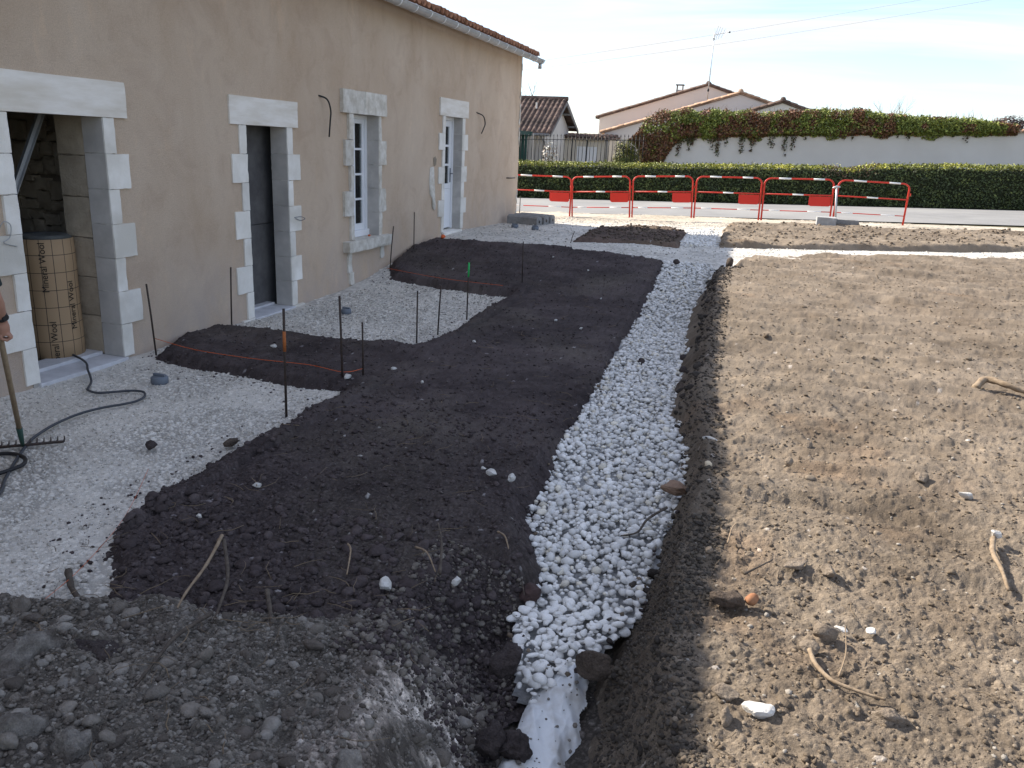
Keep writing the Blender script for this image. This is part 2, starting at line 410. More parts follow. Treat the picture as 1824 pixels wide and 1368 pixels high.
M['wool'] = mat('dark wool end', (.07, .075, .075), (.11, .115, .11), 12, .95, .4, 40, .02)
M['far_wall'] = mat('pale rendered wall', (.60, .57, .53), (.66, .63, .59), .6, .95, .1, 60, .01, detail=3)
M['far_wall2'] = mat('cream house wall', (.62, .56, .47), (.68, .62, .53), .5, .95, .1, 60, .01)
M['far_pink'] = mat('pink beige house wall', (.66, .595, .53), (.70, .635, .57), .5, .95, .1, 60, .01)
M['iron'] = mat('black iron', (.02, .02, .022), rough=.6)
M['green_frame'] = mat('green conservatory frame', (.02, .07, .06), rough=.5)
M['wood_grey'] = mat('grey fascia', (.22, .215, .21), rough=.8)
M['bark'] = mat('bark', (.11, .085, .065), (.17, .14, .11), 20, .95)
M['root'] = mat('pale root', (.20, .145, .095), (.30, .23, .16), 30, .95, .5, 60, .01)
M['root_dark'] = mat('dark root', (.055, .043, .035), (.11, .09, .072), 30, .95, .5, 60, .01)
M['skin'] = mat('skin', (.38, .20, .14), (.42, .23, .16), 8, .5)
M['shirt'] = mat('dark green tee shirt', (.018, .030, .032), (.026, .04, .042), 14, .95, .3, 200, .004)
M['trouser'] = mat('dark work trousers', (.035, .038, .05), (.05, .054, .065), 14, .95, .3, 200, .004)
M['shoe'] = mat('brown boot', (.08, .05, .03), rough=.7)
M['hair'] = mat('dark hair', (.025, .018, .013), rough=.8)
M['rake_wood'] = mat('rake handle wood', (.26, .19, .12), (.34, .26, .17), 8, .7, stretch=(6, 6, .6))
M['fabric'] = mat('white geotextile', (.62, .63, .635), (.70, .71, .715), 6, .95, .5, 160, .004, c3=(.42, .39, .35), scale3=7)
M['leaf'] = mat('leaf', (1, 1, 1), rough=.55, tone=True, spec=.35)
M['hedge_core'] = mat('inner twigs of hedge', (.018, .022, .010), (.03, .035, .016), 10, 1.0)
M['soil_dark'] = mat('dark damp topsoil', (.062, .050, .050), (.096, .078, .077), 2.2, 1.0, .8, 95, .012, tone=True, spec=.1, c3=(.118, .100, .088), scale3=.7, grain=.35, gscale=150)
M['soil_tan'] = mat('dry brown soil', (.160, .126, .094), (.236, .193, .149), 1.6, 1.0, .8, 95, .012, tone=True, spec=.1, c3=(.250, .203, .154), scale3=.7, grain=.34, gscale=150)
M['rubble'] = mat('grey rubble soil', (.170, .149, .127), (.258, .233, .202), 3.0, 1.0, .9, 90, .014, tone=True, spec=.1, c3=(.138, .116, .101), scale3=1.3, grain=.38, gscale=170)
M['gravel'] = mat('crushed limestone', (.60, .57, .52), (.70, .67, .615), 1.3, 1.0, .7, 110, .012, tone=True, spec=.15, c3=(.64, .605, .55), scale3=.6, grain=.22, gscale=160)
M['pebble'] = mat('white pebble', (.66, .645, .615), (.81, .795, .765), 9, .75, .15, 60, .004, spec=.3, island=.10)
M['pebble_t'] = mat('white pebbles', (.66, .645, .615), (.81, .795, .765), 9, .75, .15, 60, .004, tone=True, spec=.3)
M['peb_floor'] = mat('chippings between pebbles', (.20, .20, .20), (.34, .34, .34), 30, 1.0, .6, 60, .01)
M['stone_t'] = mat('stones', (1.1, 1.1, 1.1), (.72, .71, .70), 40, .95, .9, 110, .012, tone=True, spec=.1, lo=.3, hi=.7)
M['rock'] = mat('grey limestone rock', (.17, .152, .132), (.36, .33, .295), 18, .95, 1.0, 70, .03, c3=(.12, .10, .085), scale3=7, detail=8, grain=.3, gscale=120)
M['rock_brown'] = mat('brown clod', (.085, .065, .052), (.14, .108, .086), 8, 1.0, 1.0, 60, .03, grain=.35, gscale=110)
M['rock_dark'] = mat('dark clod', (.055, .043, .042), (.088, .070, .066), 10, 1.0, 1.0, 60, .03, grain=.35, gscale=110)
M['rock_tan'] = mat('dusty tan stone', (.19, .15, .113), (.30, .245, .192), 9, 1.0, .9, 60, .025, grain=.3, gscale=110)
M['rock_white'] = mat('white limestone chip', (.44, .42, .385), (.60, .585, .56), 16, .9, .7, 50, .01)
M['brickish'] = mat('brown broken tile', (.20, .125, .085), (.27, .18, .125), 9, .95, .4, 50, .01)
M['asphalt'] = mat('pale worn asphalt', (.20, .198, .195), (.25, .246, .24), .8, .95, .3, 120, .004, c3=(.28, .272, .26), scale3=.25)
M['earth'] = mat('far earth', (.12, .12, .07), (.20, .17, .11), .05, 1.0)
def glass_mat():
    m = bpy.data.materials.new('window glass'); m.use_nodes = True; t = m.node_tree; t.nodes.clear()
    o = t.nodes.new('ShaderNodeOutputMaterial'); mx = t.nodes.new('ShaderNodeMixShader'); g = t.nodes.new('ShaderNodeBsdfGlossy'); tr = t.nodes.new('ShaderNodeBsdfTransparent'); fr = t.nodes.new('ShaderNodeFresnel')
    g.inputs['Roughness'].default_value = 0.02; tr.inputs['Color'].default_value = (.75, .78, .78, 1); fr.inputs['IOR'].default_value = 1.5
    t.links.new(fr.outputs[0], mx.inputs[0]); t.links.new(tr.outputs[0], mx.inputs[1]); t.links.new(g.outputs[0], mx.inputs[2]); t.links.new(mx.outputs[0], o.inputs[0])
    return m
M['glass'] = glass_mat()

# ------------------------------------------------------------------ rocks
def ico(sub):
    bm = bmesh.new(); bmesh.ops.create_icosphere(bm, subdivisions=sub, radius=1.0)
    V = np.array([v.co[:] for v in bm.verts]); F = np.array([[v.index for v in f.verts] for f in bm.faces]); bm.free()
    return V, F
ICO = {s: ico(s) for s in (1, 2, 3, 4)}
def rock_shape(sub, seed, lump=0.25, planes=5, flat=0.8):
    r = np.random.default_rng(seed); V, F = ICO[sub]; V = V.copy()
    for i in range(planes):                                   # chop flat facets
        n = r.normal(size=3); n /= np.linalg.norm(n); d = r.uniform(.50, .88)
        k = V @ n; ov = np.maximum(k - d, 0); V = V - ov[:, None] * n[None, :] * 0.92
    for i in range(6):
        k = r.normal(size=3) * r.uniform(1.0, 2.2); V = V * (1 + lump * .22 * np.sin(V @ k + r.uniform(0, 6))[:, None])
    V[:, 2] *= flat
    return V, F
def roughen(V, amp, freq, seed):
    n = V / np.linalg.norm(V, axis=1)[:, None]
    a = fbm(V[:, 0] * freq + V[:, 2] * freq * .7, V[:, 1] * freq - V[:, 2] * freq * .6, 1.0, 4, seed)
    b = fbm(V[:, 2] * freq + 5, V[:, 0] * freq * .8 + V[:, 1] * freq * .5, 1.0, 4, seed + 50)
    return V + n * ((a + b) * amp)[:, None]
def rotm(ax, ay, az):
    return np.array(Euler((ax, ay, az)).to_matrix())
def scatter(shapes, P, S, RZ, RX, tone):
    """merge many copies: P (n,3), S (n,3), RZ, RX (n,), tone (n,3)"""
    VV = []; FF = []; TT = []; base = 0
    pick = rng.integers(0, len(shapes), len(P))
    for s, (V, F) in enumerate(shapes):
        I = np.where(pick == s)[0]
        if not len(I): continue
        v = V[None] * S[I][:, None, :]
        cx, sx = np.cos(RX[I])[:, None], np.sin(RX[I])[:, None]; cz, sz = np.cos(RZ[I])[:, None], np.sin(RZ[I])[:, None]
        y = v[..., 1] * cx - v[..., 2] * sx; z = v[..., 1] * sx + v[..., 2] * cx; x = v[..., 0]
        X = x * cz - y * sz; Y = x * sz + y * cz
        v = np.stack([X, Y, z], -1) + P[I][:, None, :]
        VV.append(v.reshape(-1, 3)); FF.append((F[None] + (np.arange(len(I)) * len(V))[:, None, None]).reshape(-1, 3) + base)
        TT.append(np.repeat(tone[I], len(V), 0)); base += len(I) * len(V)
    return np.concatenate(VV), np.concatenate(FF), np.concatenate(TT)

# ------------------------------------------------------------------ THE GROUND
def x_bank(y): return np.interp(y, [1.0, 2.05, 2.3, 2.6, 2.9, 3.15, 3.4, 3.7], [-.60, -.66, -.72, -.80, -.92, -1.0, -.98, -1.05])
HF = {}
# far ground to the horizon
def far_ground():
    ys = np.concatenate([np.linspace(21.8, 40, 30), np.geomspace(42, 1500, 30)]); xs = np.concatenate([-np.geomspace(1500, 40, 25), np.linspace(-38, 38, 60), np.geomspace(40, 1500, 25)])
    X, Y = np.meshgrid(xs, ys)
    Z = zg(X, Y) - .03
    o = sheet('far_ground', X, Y, Z, np.ones(X.shape, bool), M['earth'])
    ys = np.concatenate([-np.geomspace(1200, 30, 25), np.linspace(-28, 22, 40)])
    X, Y = np.meshgrid(xs, ys)
    Z = zg(X, Y) - .62
    return sheet('under_ground', X, Y, Z, np.ones(X.shape, bool), M['earth'])
far_ground()

def gravel_relief(X, Y, amp=1.0):
    wx = X + .012 * fbm(X, Y, .05, 2, 71); wy = Y + .012 * fbm(X, Y, .05, 2, 72)
    a, ia = cells(wx, wy, .026, 31, .9, .22, .6, .8)
    b, ib = cells(wx, wy, .055, 32, .22, .2, .42, .65)
    big = fbm(X, Y, 1.1, 3, 33)
    comp = ss(-.15, .35, fbm(X, Y, .55, 4, 34))                # compacted dusty areas and loose stony areas
    wa = np.clip((.026 / np.minimum(.05, .00042 * (Y * Y + 4.3)) - .9) / 1.1, .55, 1); a = a * wa; ia = np.where(ia > 0, .35 + (ia - .35) * wa, 0); b = b * np.clip(wa * 2, 0, 1)
    z = big * .012 + fbm(X, Y, .25, 3, 35) * .008 + amp * (a * (1 - .60 * comp) + b * (1 - .55 * comp))
    t = np.ones(X.shape)
    t = t * (1 + .30 * (np.where(ia > 0, ia, .35) - .5) * (1 - .5 * comp)) * (1 + .10 * fbm(X, Y, .035, 3, 37))
    t = np.where((b > a) & (ib > 0), 1.05 + .12 * (ib - .5), t)
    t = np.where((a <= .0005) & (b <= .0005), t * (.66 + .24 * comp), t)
    t = t * (1 + .05 * fbm(X, Y, .5, 3, 36))
    dirt = ss(.985, .998, ia)
    t = t * (1 - .6 * dirt)
    return z, t
def crushed_stone(name, y0, y1, xl, xr, nc, cut=True, k=.00062, cap=.05):
    X, Y = grid(y0, y1, xl, xr, nc, k, cap)
    z, t = gravel_relief(X, Y)
    HF[name] = lambda x, y: (zg(x, y) + gravel_relief(x, y)[0], None, None)
    keep = np.ones(X.shape, bool)
    if cut:
        for p, mrg in ((SOIL, .40), (RUB, .60), (TAN, .30), (PEB, .1), (TAN2, .6), (SOIL2, .3), (PEB2, .15)):
            keep &= sdp(X, Y, p) < mrg
        keep &= ~((X > -1.3) & (X < .3) & (Y < 12.5))
    tt = np.stack([t, t * .995, t * (.985)], -1)
    dust = ss(18.6, 20.2, Y)[..., None] * (.75 + .25 * fbm(X, Y, 1.2, 3, 38))[..., None]   # the verge is stonier and browner than the new path
    tt = tt * (1 - dust * np.array([.30, .36, .46]))
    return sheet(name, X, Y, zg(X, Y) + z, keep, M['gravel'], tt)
crushed_stone('crushed_stone_yard', 1.6, 13.05, lambda y: -5.7, lambda y: -2.2, 660, k=.00042)
crushed_stone('crushed_stone_path', 13.0, 22.6, lambda y: -6.6 - (3 if y > 18.9 else 0), lambda y: 6.0 + 1.0 * (y - 13), 760, cap=.04)

def soil_relief(X, Y, edge, seed=0, rough=1.0):
    wx = X + .02 * fbm(X, Y, .08, 3, 81 + seed); wy = Y + .02 * fbm(X, Y, .08, 3, 82 + seed)
    a, ia = cells(wx, wy, .020, 41 + seed, .85, .2, .58, .85)
    b, ib = cells(wx, wy, .045, 42 + seed, .50, .18, .46, .75)
    c, ic = cells(wx, wy, .11, 43 + seed, .16, .12, .32, .7)
    e, ie = cells(wx, wy, .05, 44 + seed, .05, .12, .34, .7)
    sp = np.minimum(.05, .0005 * (Y * Y + 4.3))                     # row spacing of the sheet at this distance
    wa = np.clip((.020 / sp - .9) / 1.1, 0, 1); wb = np.clip((.045 / sp - .9) / 1.1, 0, 1); wc = np.clip((.11 / sp - .9) / 1.1, 0, 1)
    lo_ = .22 if seed >= 30 else .45
    wa, wb = np.maximum(wa, lo_), np.maximum(wb, lo_); wc = np.maximum(wc, .5)
    a = a * wa; ia = .5 + (ia - .5) * wa; b = b * wb; c = c * wc; e = e * wb
    z = fbm(X, Y, 1.6, 3, 45 + seed) * .03 + fbm(X, Y, .30, 2, 46 + seed, .6) * .016 + fbm(X, Y, .09, 3, 48 + seed, .6) * .016 * wc + a * .8 * rough + b * rough * (.5 + .5 * edge) + c * rough * (.4 + .6 * edge) + e * rough + fbm(X, Y, .045, 3, 47 + seed) * .007 * wb
    return z, (a, ia, b, ib, c, ic, e, ie)

# dark topsoil beds

def dark_bed(name, poly, y0, y1, xl, xr, nc, seed=0, k=.00050):
    def f(X, Y):
        d = sdp(X, Y, poly) + .05 * fbm(X, Y, .35, 4, 61 + seed) + .02 * fbm(X, Y, .08, 3, 62 + seed)
        near = ss(4.6, 3.0, Y)
        edge = np.maximum(ss(.35, .0, d), near * ss(4.0, 3.2, Y))
        z, q = soil_relief(X, Y, edge, seed)
        drop = np.where(X > -1.75, 1.0, .55) if seed == 0 else .6
        rim = np.where(X > -3.0, .0, .03) if seed == 0 else .0
        Z = zs(X, Y) + z + rim * ss(0, .12, d) * ss(.6, .2, d) - np.maximum(.06 - d, 0) * 1.4 * drop
        if seed == 0:                                                  # the end of the bed slides down into the trench
            slide = ss(-.40, .06, X - x_bank(Y) + .06 * fbm(X, Y, .2, 4, 65)) * ss(3.85, 3.35, Y)
            Z = lerp(Z, -.33 + z, slide)
        return Z, d, q
    HF[name] = f
    X, Y = grid(y0, y1, xl, xr, nc, k)
    Z, d, q = f(X, Y)
    a, ia, b, ib, c, ic, e, ie = q
    t = .92 + .34 * fbm(X, Y, .7, 5, 63) + .22 * fbm(X, Y, .06, 3, 64) + .45 * (ia - .5) * .6
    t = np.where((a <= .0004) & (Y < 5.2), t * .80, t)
    tt = np.stack([t, t, t], -1)
    if seed: tt = tt * np.array([1.55, 1.38, 1.15])
    fleck = (e > .001) & (ie > .84)
    tt = np.where(fleck[..., None], np.array([3.0, 3.4, 3.5]) * (.6 + .6 * ie[..., None]), tt)
    grit = (ia > .985) & (a > .001)
    tt = np.where(grit[..., None], np.array([2.6, 2.9, 3.0]), tt)
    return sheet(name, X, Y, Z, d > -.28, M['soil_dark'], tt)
dark_bed('dark_soil_bed', SOIL, 2.1, 14.0, lambda y: -5.62, lambda y: -.75, 820)
dark_bed('small_dark_soil_bed', SOIL2, 14.2, 18.8, lambda y: -3.75, lambda y: -1.1, 150, 5)

# grey rubble of the near bank, falling to the trench
def rubble_bank():
    def f(X, Y):
        d = sdp(X, Y, RUB) + .09 * fbm(X, Y, .3, 4, 91)
        tr = X - x_bank(Y) + .06 * fbm(X, Y, .22, 4, 92)
        z, q = soil_relief(X, Y, np.ones(X.shape), 20, 1.0)
        g, ig = cells(X + .03 * fbm(X, Y, .1, 3, 93), Y + .03 * fbm(X, Y, .1, 3, 94), .20, 95, .25, .12, .36, .5)
        fall = ss(-.48, .05, tr)
        Z = lerp(zr(X, Y) + z + g * .7 * (1 - fall) + .030 * fbm(X, Y, .14, 4, 98) , -.36 + z * .55, fall) - np.maximum(-d - .02, 0) * .5 * (tr < 0)
        return Z, d, (tr, q)
    HF['rubble'] = f
    X, Y = grid(1.15, 3.75, lambda y: -4.6, lambda y: -.12, 760, .0006)
    Z, d, (tr, q) = f(X, Y)
    a, ia, b, ib, c, ic, e, ie = q
    t = 1 + .25 * fbm(X, Y, .4, 4, 96) + .15 * fbm(X, Y, .04, 3, 99) + .45 * (ia - .5) + .3 * np.where(b > .001, ib - .4, 0)
    t = np.where(a <= .0004, t * .72, t)
    chalk = ss(-.35, .25, fbm(X * 1.0, Y * .6, .16, 5, 97)) * ss(-.62, -.30, tr) * ss(.16, -.02, tr) * ss(3.25, 2.8, Y)
    tt = np.stack([t, t, t], -1) * (1 + chalk[..., None] * np.array([3.3, 3.3, 3.35]))
    cap_ = (tr > 0.06)[..., None]
    tt = np.where(cap_, tt * .62, tt)
    pale = ((ib > .86) & (b > .002))[..., None]
    tt = np.where(pale, tt * np.array([1.6, 1.65, 1.7]), tt)
    return sheet('rubble_ground', X, Y, Z, (d > -.35) | (tr > -.1), M['rubble'], tt)
rubble_bank()

# dry brown soil in the sun
def tan_soil(name, poly, y0, y1, xl, xr, nc, seed, trench=True, k=.00062, cap=.05):
    def f(X, Y):
        d = sdp(X, Y, poly) + .03 * fbm(X, Y, .3, 4, 101 + seed) + .012 * fbm(X, Y, .07, 3, 102 + seed)
        edge = np.clip(ss(.4, .05, d) + ss(4.2, 2.4, Y) * .6, 0, 1)
        z, q = soil_relief(X, Y, edge * .8 + .2, 30 + seed, .85)
        rip = fbm(X * .40 + .2 * Y, Y * 1.6, .40, 3, 103 + seed) * .034 * (1 + .5 * ss(4, 8, Y)) + fbm(X * .3 + .2 * Y, Y * 2.4, .25, 2, 104 + seed) * .020
        w = np.interp(Y, [2.0, 3.4, 4.5, 7.0, 12], [.26, .22, .12, .10, .08])
        if not trench: z = z + .045 + np.maximum(zg(X, Y) - zt(X, Y), 0)
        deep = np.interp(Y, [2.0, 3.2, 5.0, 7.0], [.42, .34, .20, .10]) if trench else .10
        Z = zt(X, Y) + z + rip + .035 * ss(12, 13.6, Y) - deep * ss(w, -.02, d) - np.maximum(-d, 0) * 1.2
        return Z, d, (w, q)
    HF[name] = f
    X, Y = grid(y0, y1, xl, xr, nc, k, cap)
    Z, d, (w, q) = f(X, Y)
    a, ia, b, ib, c, ic, e, ie = q
    t = 1 + .24 * fbm(X, Y, .9, 5, 105 + seed) + .20 * fbm(X * .6, Y, .08, 3, 107) + .40 * (ia - .5) * (a > .001)
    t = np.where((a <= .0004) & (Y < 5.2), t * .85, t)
    tt = np.stack([t, t, t], -1)
    pale = ((e > .002) & (ie > .78))[..., None]
    tt = np.where(pale, np.array([1.7, 1.85, 2.1]) * (.7 + .6 * ie[..., None]), tt)
    wht = ((ia > .988) & (a > .001))[..., None]
    tt = np.where(wht, np.array([1.9, 2.15, 2.4]), tt)
    red = (ss(.45, .75, fbm(X, Y, .8, 3, 106)) * .5)[..., None]
    tt = tt * (1 + red * np.array([.05, -.10, -.22]))
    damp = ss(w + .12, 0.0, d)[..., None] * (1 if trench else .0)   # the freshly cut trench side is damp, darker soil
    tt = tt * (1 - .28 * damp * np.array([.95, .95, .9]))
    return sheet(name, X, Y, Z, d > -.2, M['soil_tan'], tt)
tan_soil('bare_brown_soil', TAN, 1.9, 17.4, lambda y: -.75, lambda y: 2.2 + .46 * y, 780, 0, k=.00045)
tan_soil('bare_soil_strip', TAN2, 15.0, 21.2, lambda y: -1.1, lambda y: 7.5 + 1.0 * (y - 15), 500, 7, False, cap=.03)

# road, verge
def road():
    n = 60
    xs = np.linspace(-60, 60, n)
    V = []; F = []
    for i, x in enumerate(xs):
        yn = 22.2 + .10 * (x + 6.5) if abs(x) < 20 else (22.2 + .10 * (np.sign(x) * 20 + 6.5))
        yf = 30.0 + .10 * np.clip(x, -20, 20)
        for j in range(7):
            y = yn + (yf - yn) * j / 6; V.append((x, y, float(zg(np.array(x), np.array(y))) + .006 + .05 * math.sin(math.pi * j / 6)))
    for i in range(n - 1):
        for j in range(6): a = i * 7 + j; F.append((a, a + 7, a + 8, a + 1))
    o = mesh_np('road', V, F, M['asphalt']); o['kind'] = 'structure'
road()

# ------------------------------------------------------------------ white pebble drain
def pebble_strip(name, poly, y0, y1, first, spacing, seed, lower=0.03):
    X, Y = grid(y0, y1, lambda y: -1.9, lambda y: .1, 120, .003)
    d = sdp(X, Y, poly)
    base = sheet(name, X, Y, zp(X, Y) - lower - .07 * ss(3.5, 3.05, Y) * (y0 < 5) + .006 * fbm(X, Y, .1, 2, seed), ((d > -.30) & (Y > 4.2)) | (d > .025), M['peb_floor'])
    r = np.random.default_rng(seed)
    P = []
    for layer in range(2):
        ys = np.arange(y0, y1, spacing * .92); xs = np.arange(-1.7, -.15, spacing)
        gx, gy = np.meshgrid(xs, ys)
        gx = gx + r.uniform(-.45, .45, gx.shape) * spacing + (spacing * .5 * layer); gy = gy + r.uniform(-.45, .45, gx.shape) * spacing
        gx = gx.ravel(); gy = gy.ravel()
        dd = sdp(gx, gy, poly) + .07 * fbm(gx, gy, .3, 3, seed + 3)
        ok = (dd > (-.005 if layer == 0 else .02)) & ((r.uniform(0, 1, len(dd)) < .72) | (layer == 0))
        gx, gy, dd = gx[ok], gy[ok], dd[ok]
        z = zp(gx, gy) + .02 * fbm(gx, gy, .5, 2, seed + 5) + layer * .020 - .014 + r.uniform(-.008, .008, len(gx)) - .03 * ss(.08, -.02, dd)
        P.append(np.stack([gx, gy, z], 1))
    P = np.concatenate(P)
    n = len(P)
    s = spacing * (.26 + .58 * r.uniform(0, 1, n) ** 1.6)
    S = np.stack([s * r.uniform(.95, 1.3, n), s * r.uniform(.75, 1.0, n), s * r.uniform(.55, .8, n)], 1)
    RZ = r.uniform(0, 6.28, n); RX = r.uniform(-.7, .7, n)
    g = r.uniform(.74, 1.06, n); warm = r.uniform(0, 1, n)
    T = np.stack([g, g * np.where(warm > .93, .95, 1), g * np.where(warm > .93, .84, 1.0)], 1)
    order = np.argsort(P[:, 1] - (P[:, 2] > -9) * 0)
    ind = order[:first]; rest = order[first:]
    if first:
        shapes = [rock_shape(2, 500 + i, .22, 5, .9) for i in range(8)]
        meshes = []
        for i, (V, F) in enumerate(shapes):
            o = mesh_np('pebble', V, F, M['pebble'], base); meshes.append(o.data)
            bpy.data.objects.remove(o)
        for i in ind:
            o = bpy.data.objects.new('pebble', meshes[r.integers(0, 8)])
            o.location = P[i]; o.scale = S[i]; o.rotation_euler = (RX[i], 0, RZ[i])
            link(o, base)
    midm = P[rest, 1] < 6.5
    mid = rest[midm]; far = rest[~midm]
    out = []
    if len(mid): out.append(scatter([rock_shape(2 if False else 1, 520 + i, .2, 3, .95) for i in range(6)], P[mid], S[mid], RZ[mid], RX[mid], T[mid]))
    if len(far): out.append(scatter([rock_shape(1, 540 + i, .2, 2, .95) for i in range(6)], P[far], S[far], RZ[far], RX[far], T[far]))
    b = 0; Vs = []; Fs = []; Ts = []
    for V, F, t in out: Vs.append(V); Fs.append(F + b); Ts.append(t); b += len(V)
    o = mesh_np('pebble_mass', np.concatenate(Vs), np.concatenate(Fs), M['pebble_t'], base, True, np.concatenate(Ts)); o['kind'] = 'stuff'
    return base
pebble_strip('white_pebble_drain', PEB, 2.85, 13.6, 300, .043, 21)
pebble_strip('far_white_pebble_drain', PEB2, 14.9, 19.0, 0, .055, 22)

# ------------------------------------------------------------------ loose clods, chips and fibres (nobody could count them)
def clods(name, n, ysamp, xsamp, poly, zf, r0, r1, mat_, tones, seed, sub=1, dmin=0.0, dmax=9, sink=.25, parent=None):
    r = np.random.default_rng(seed)
    y = ysamp(r, n); x = xsamp(r, n, y)
    d = sdp(x, y, poly); ok = (d > dmin) & (d < dmax); x, y = x[ok], y[ok]; n = len(x)
    s = r0 * (r1 / r0) ** (r.uniform(0, 1, n) ** 2.2)
    S = np.stack([s * r.uniform(.9, 1.4, n), s * r.uniform(.8, 1.1, n), s * r.uniform(.6, .9, n)], 1)
    z = zf(x, y) + s * (.55 - sink)
    tt = np.array(tones)[r.integers(0, len(tones), n)] * r.uniform(.8, 1.2, n)[:, None]
    shapes = [(roughen(rock_shape(sub, 600 + seed * 7 + i, .35, 3, .9)[0], .16, 2.2, i), ICO[sub][1]) for i in range(6)]
    V, F, T = scatter(shapes, np.stack([x, y, z], 1), S, r.uniform(0, 6.28, n), r.uniform(-.6, .6, n), tt)
    o = mesh_np(name, V, F, mat_, parent, True, T); o['kind'] = 'stuff'
    return o
near_y = lambda a, b, p: (lambda r, n: a + (b - a) * r.uniform(0, 1, n) ** p)
DK = [(.074, .060, .060), (.10, .082, .081), (.088, .071, .071)]
TN = [(.205, .163, .121), (.26, .212, .162), (.165, .130, .097)]
GR = [(.178, .157, .135), (.232, .208, .181), (.132, .113, .098), (.29, .268, .24)]
WH = [(.64, .61, .555), (.74, .71, .655), (.56, .53, .48)]
hS = lambda x, y: HF['dark_soil_bed'](x, y)[0]
hT = lambda x, y: HF['bare_brown_soil'](x, y)[0]
hR = lambda x, y: HF['rubble'](x, y)[0]
hG = lambda x, y: HF['crushed_stone_yard'](x, y)[0]
def cloth_z(X, Y):
    return lerp(-.30, -.215, ss(2.75, 3.2, Y)) + .035 * fbm(X * .6, Y, .3, 3, 202) + .014 * (1 - np.abs(fbm(X * 1.6 + Y * .8, Y * .5, .16, 2, 203)) * 2.5) + .05 * ss(-.60, -.74, X)
clods('dark_soil_clods', 3600, near_y(2.3, 6.0, 1.6), lambda r, n, y: r.uniform(-3.4, -.9, n), SOIL, hS, .005, .022, M['stone_t'], DK, 1, 2, dmin=-.02)
clods('dark_soil_crumbs', 20000, near_y(2.4, 13.4, 1.3), lambda r, n, y: r.uniform(-5.5, -.9, n), SOIL, hS, .003, .016, M['stone_t'], DK * 2 + [(.13, .115, .11), (.045, .036, .036)], 2, 1, dmin=-.04)
clods('dark_edge_clods', 7000, near_y(2.4, 13.6, 1.2), lambda r, n, y: r.uniform(-5.5, -.8, n), SOIL, hS, .006, .028, M['stone_t'], DK, 3, 1, dmin=-.07, dmax=.08)
clods('crest_clods', 700, near_y(2.4, 3.7, 1.0), lambda r, n, y: r.uniform(-3.1, -.95, n), SOIL, hS, .012, .042, M['stone_t'], DK, 13, 2, dmin=-.05, sink=.35)
clods('brown_soil_clods', 24000, near_y(2.0, 15.0, 1.5), lambda r, n, y: -.6 + r.uniform(0, 1, n) * (1.8 + .42 * y), TAN, hT, .003, .014, M['stone_t'], TN * 5 + [(.36, .33, .29)], 4, 1, dmin=.15)
clods('brown_soil_lumps', 520, near_y(2.0, 10.0, 1.4), lambda r, n, y: -.6 + r.uniform(0, 1, n) * (1.8 + .42 * y), TAN, hT, .010, .030, M['stone_t'], TN, 5, 2, dmin=.2, sink=.5)
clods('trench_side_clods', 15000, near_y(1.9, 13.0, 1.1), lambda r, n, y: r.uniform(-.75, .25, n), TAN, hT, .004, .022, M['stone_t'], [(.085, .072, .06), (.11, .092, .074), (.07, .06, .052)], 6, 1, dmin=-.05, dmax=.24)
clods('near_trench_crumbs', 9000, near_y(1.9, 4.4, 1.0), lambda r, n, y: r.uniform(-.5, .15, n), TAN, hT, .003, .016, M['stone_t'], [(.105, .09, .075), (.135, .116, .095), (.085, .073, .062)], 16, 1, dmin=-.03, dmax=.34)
clods('trench_left_crumbs', 5000, near_y(2.5, 3.7, 1.0), lambda r, n, y: r.uniform(-1.45, -.80, n), [(-1.5, 2.4), (-.75, 2.4), (-.8, 3.1), (-.98, 3.7), (-1.5, 3.7)], lambda x, y: np.maximum(hS(x, y), hR(x, y)), .004, .022, M['stone_t'], DK + GR[:2], 19, 1)
clods('soil_on_pebbles', 1500, near_y(3.1, 12.5, 1.2), lambda r, n, y: r.uniform(-1.5, -.2, n), PEB, lambda x, y: zp(x, y) + .022, .004, .020, M['stone_t'], DK + TN, 17, 1, dmin=-.02, dmax=.10)
clods('soil_on_gravel', 5200, near_y(2.4, 12.5, 1.2), lambda r, n, y: r.uniform(-5.5, -2.9, n), SOIL, lambda x, y: hG(x, y), .003, .014, M['stone_t'], DK, 18, 1, dmin=-.30, dmax=-.02)
clods('trench_edge_lumps', 420, near_y(3.2, 13.0, 1.0), lambda r, n, y: r.uniform(-.75, .1, n), TAN, lambda x, y: np.maximum(hT(x, y), np.where(y > 3.1, zp(x, y), -9)), .02, .05, M['stone_t'], [(.07, .06, .052), (.055, .047, .042)], 14, 2, dmin=-.10, dmax=.06)
clods('far_soil_lumps', 2600, near_y(15.2, 20.6, 1.0), lambda r, n, y: r.uniform(-.9, 9, n), TAN2, lambda x, y: HF['bare_soil_strip'](x, y)[0], .012, .045, M['stone_t'], TN, 7, 1, dmin=.0)
clods('small_bed_lumps', 700, near_y(14.5, 18.5, 1.0), lambda r, n, y: r.uniform(-3.5, -1.3, n), SOIL2, lambda x, y: HF['small_dark_soil_bed'](x, y)[0], .012, .04, M['stone_t'], [(.10, .08, .066), (.125, .10, .08)], 8, 1, dmin=-.05)
clods('rubble_stones', 22000, near_y(1.25, 3.2, .9), lambda r, n, y: r.uniform(-3.2, -.5, n), RUB, hR, .003, .013, M['stone_t'], GR, 9, 1, dmin=-.05)
clods('rubble_lumps', 620, near_y(1.25, 2.9, .9), lambda r, n, y: r.uniform(-3.2, -.75, n), RUB, hR, .012, .040, M['stone_t'], GR, 10, 2, dmin=.0, sink=.45)
YARD = [(-5.5, 1.9), (-2.6, 1.9), (-3.2, 3.2), (-3.2, 5.9), (-5.3, 6.0), (-5.5, 6.0)]
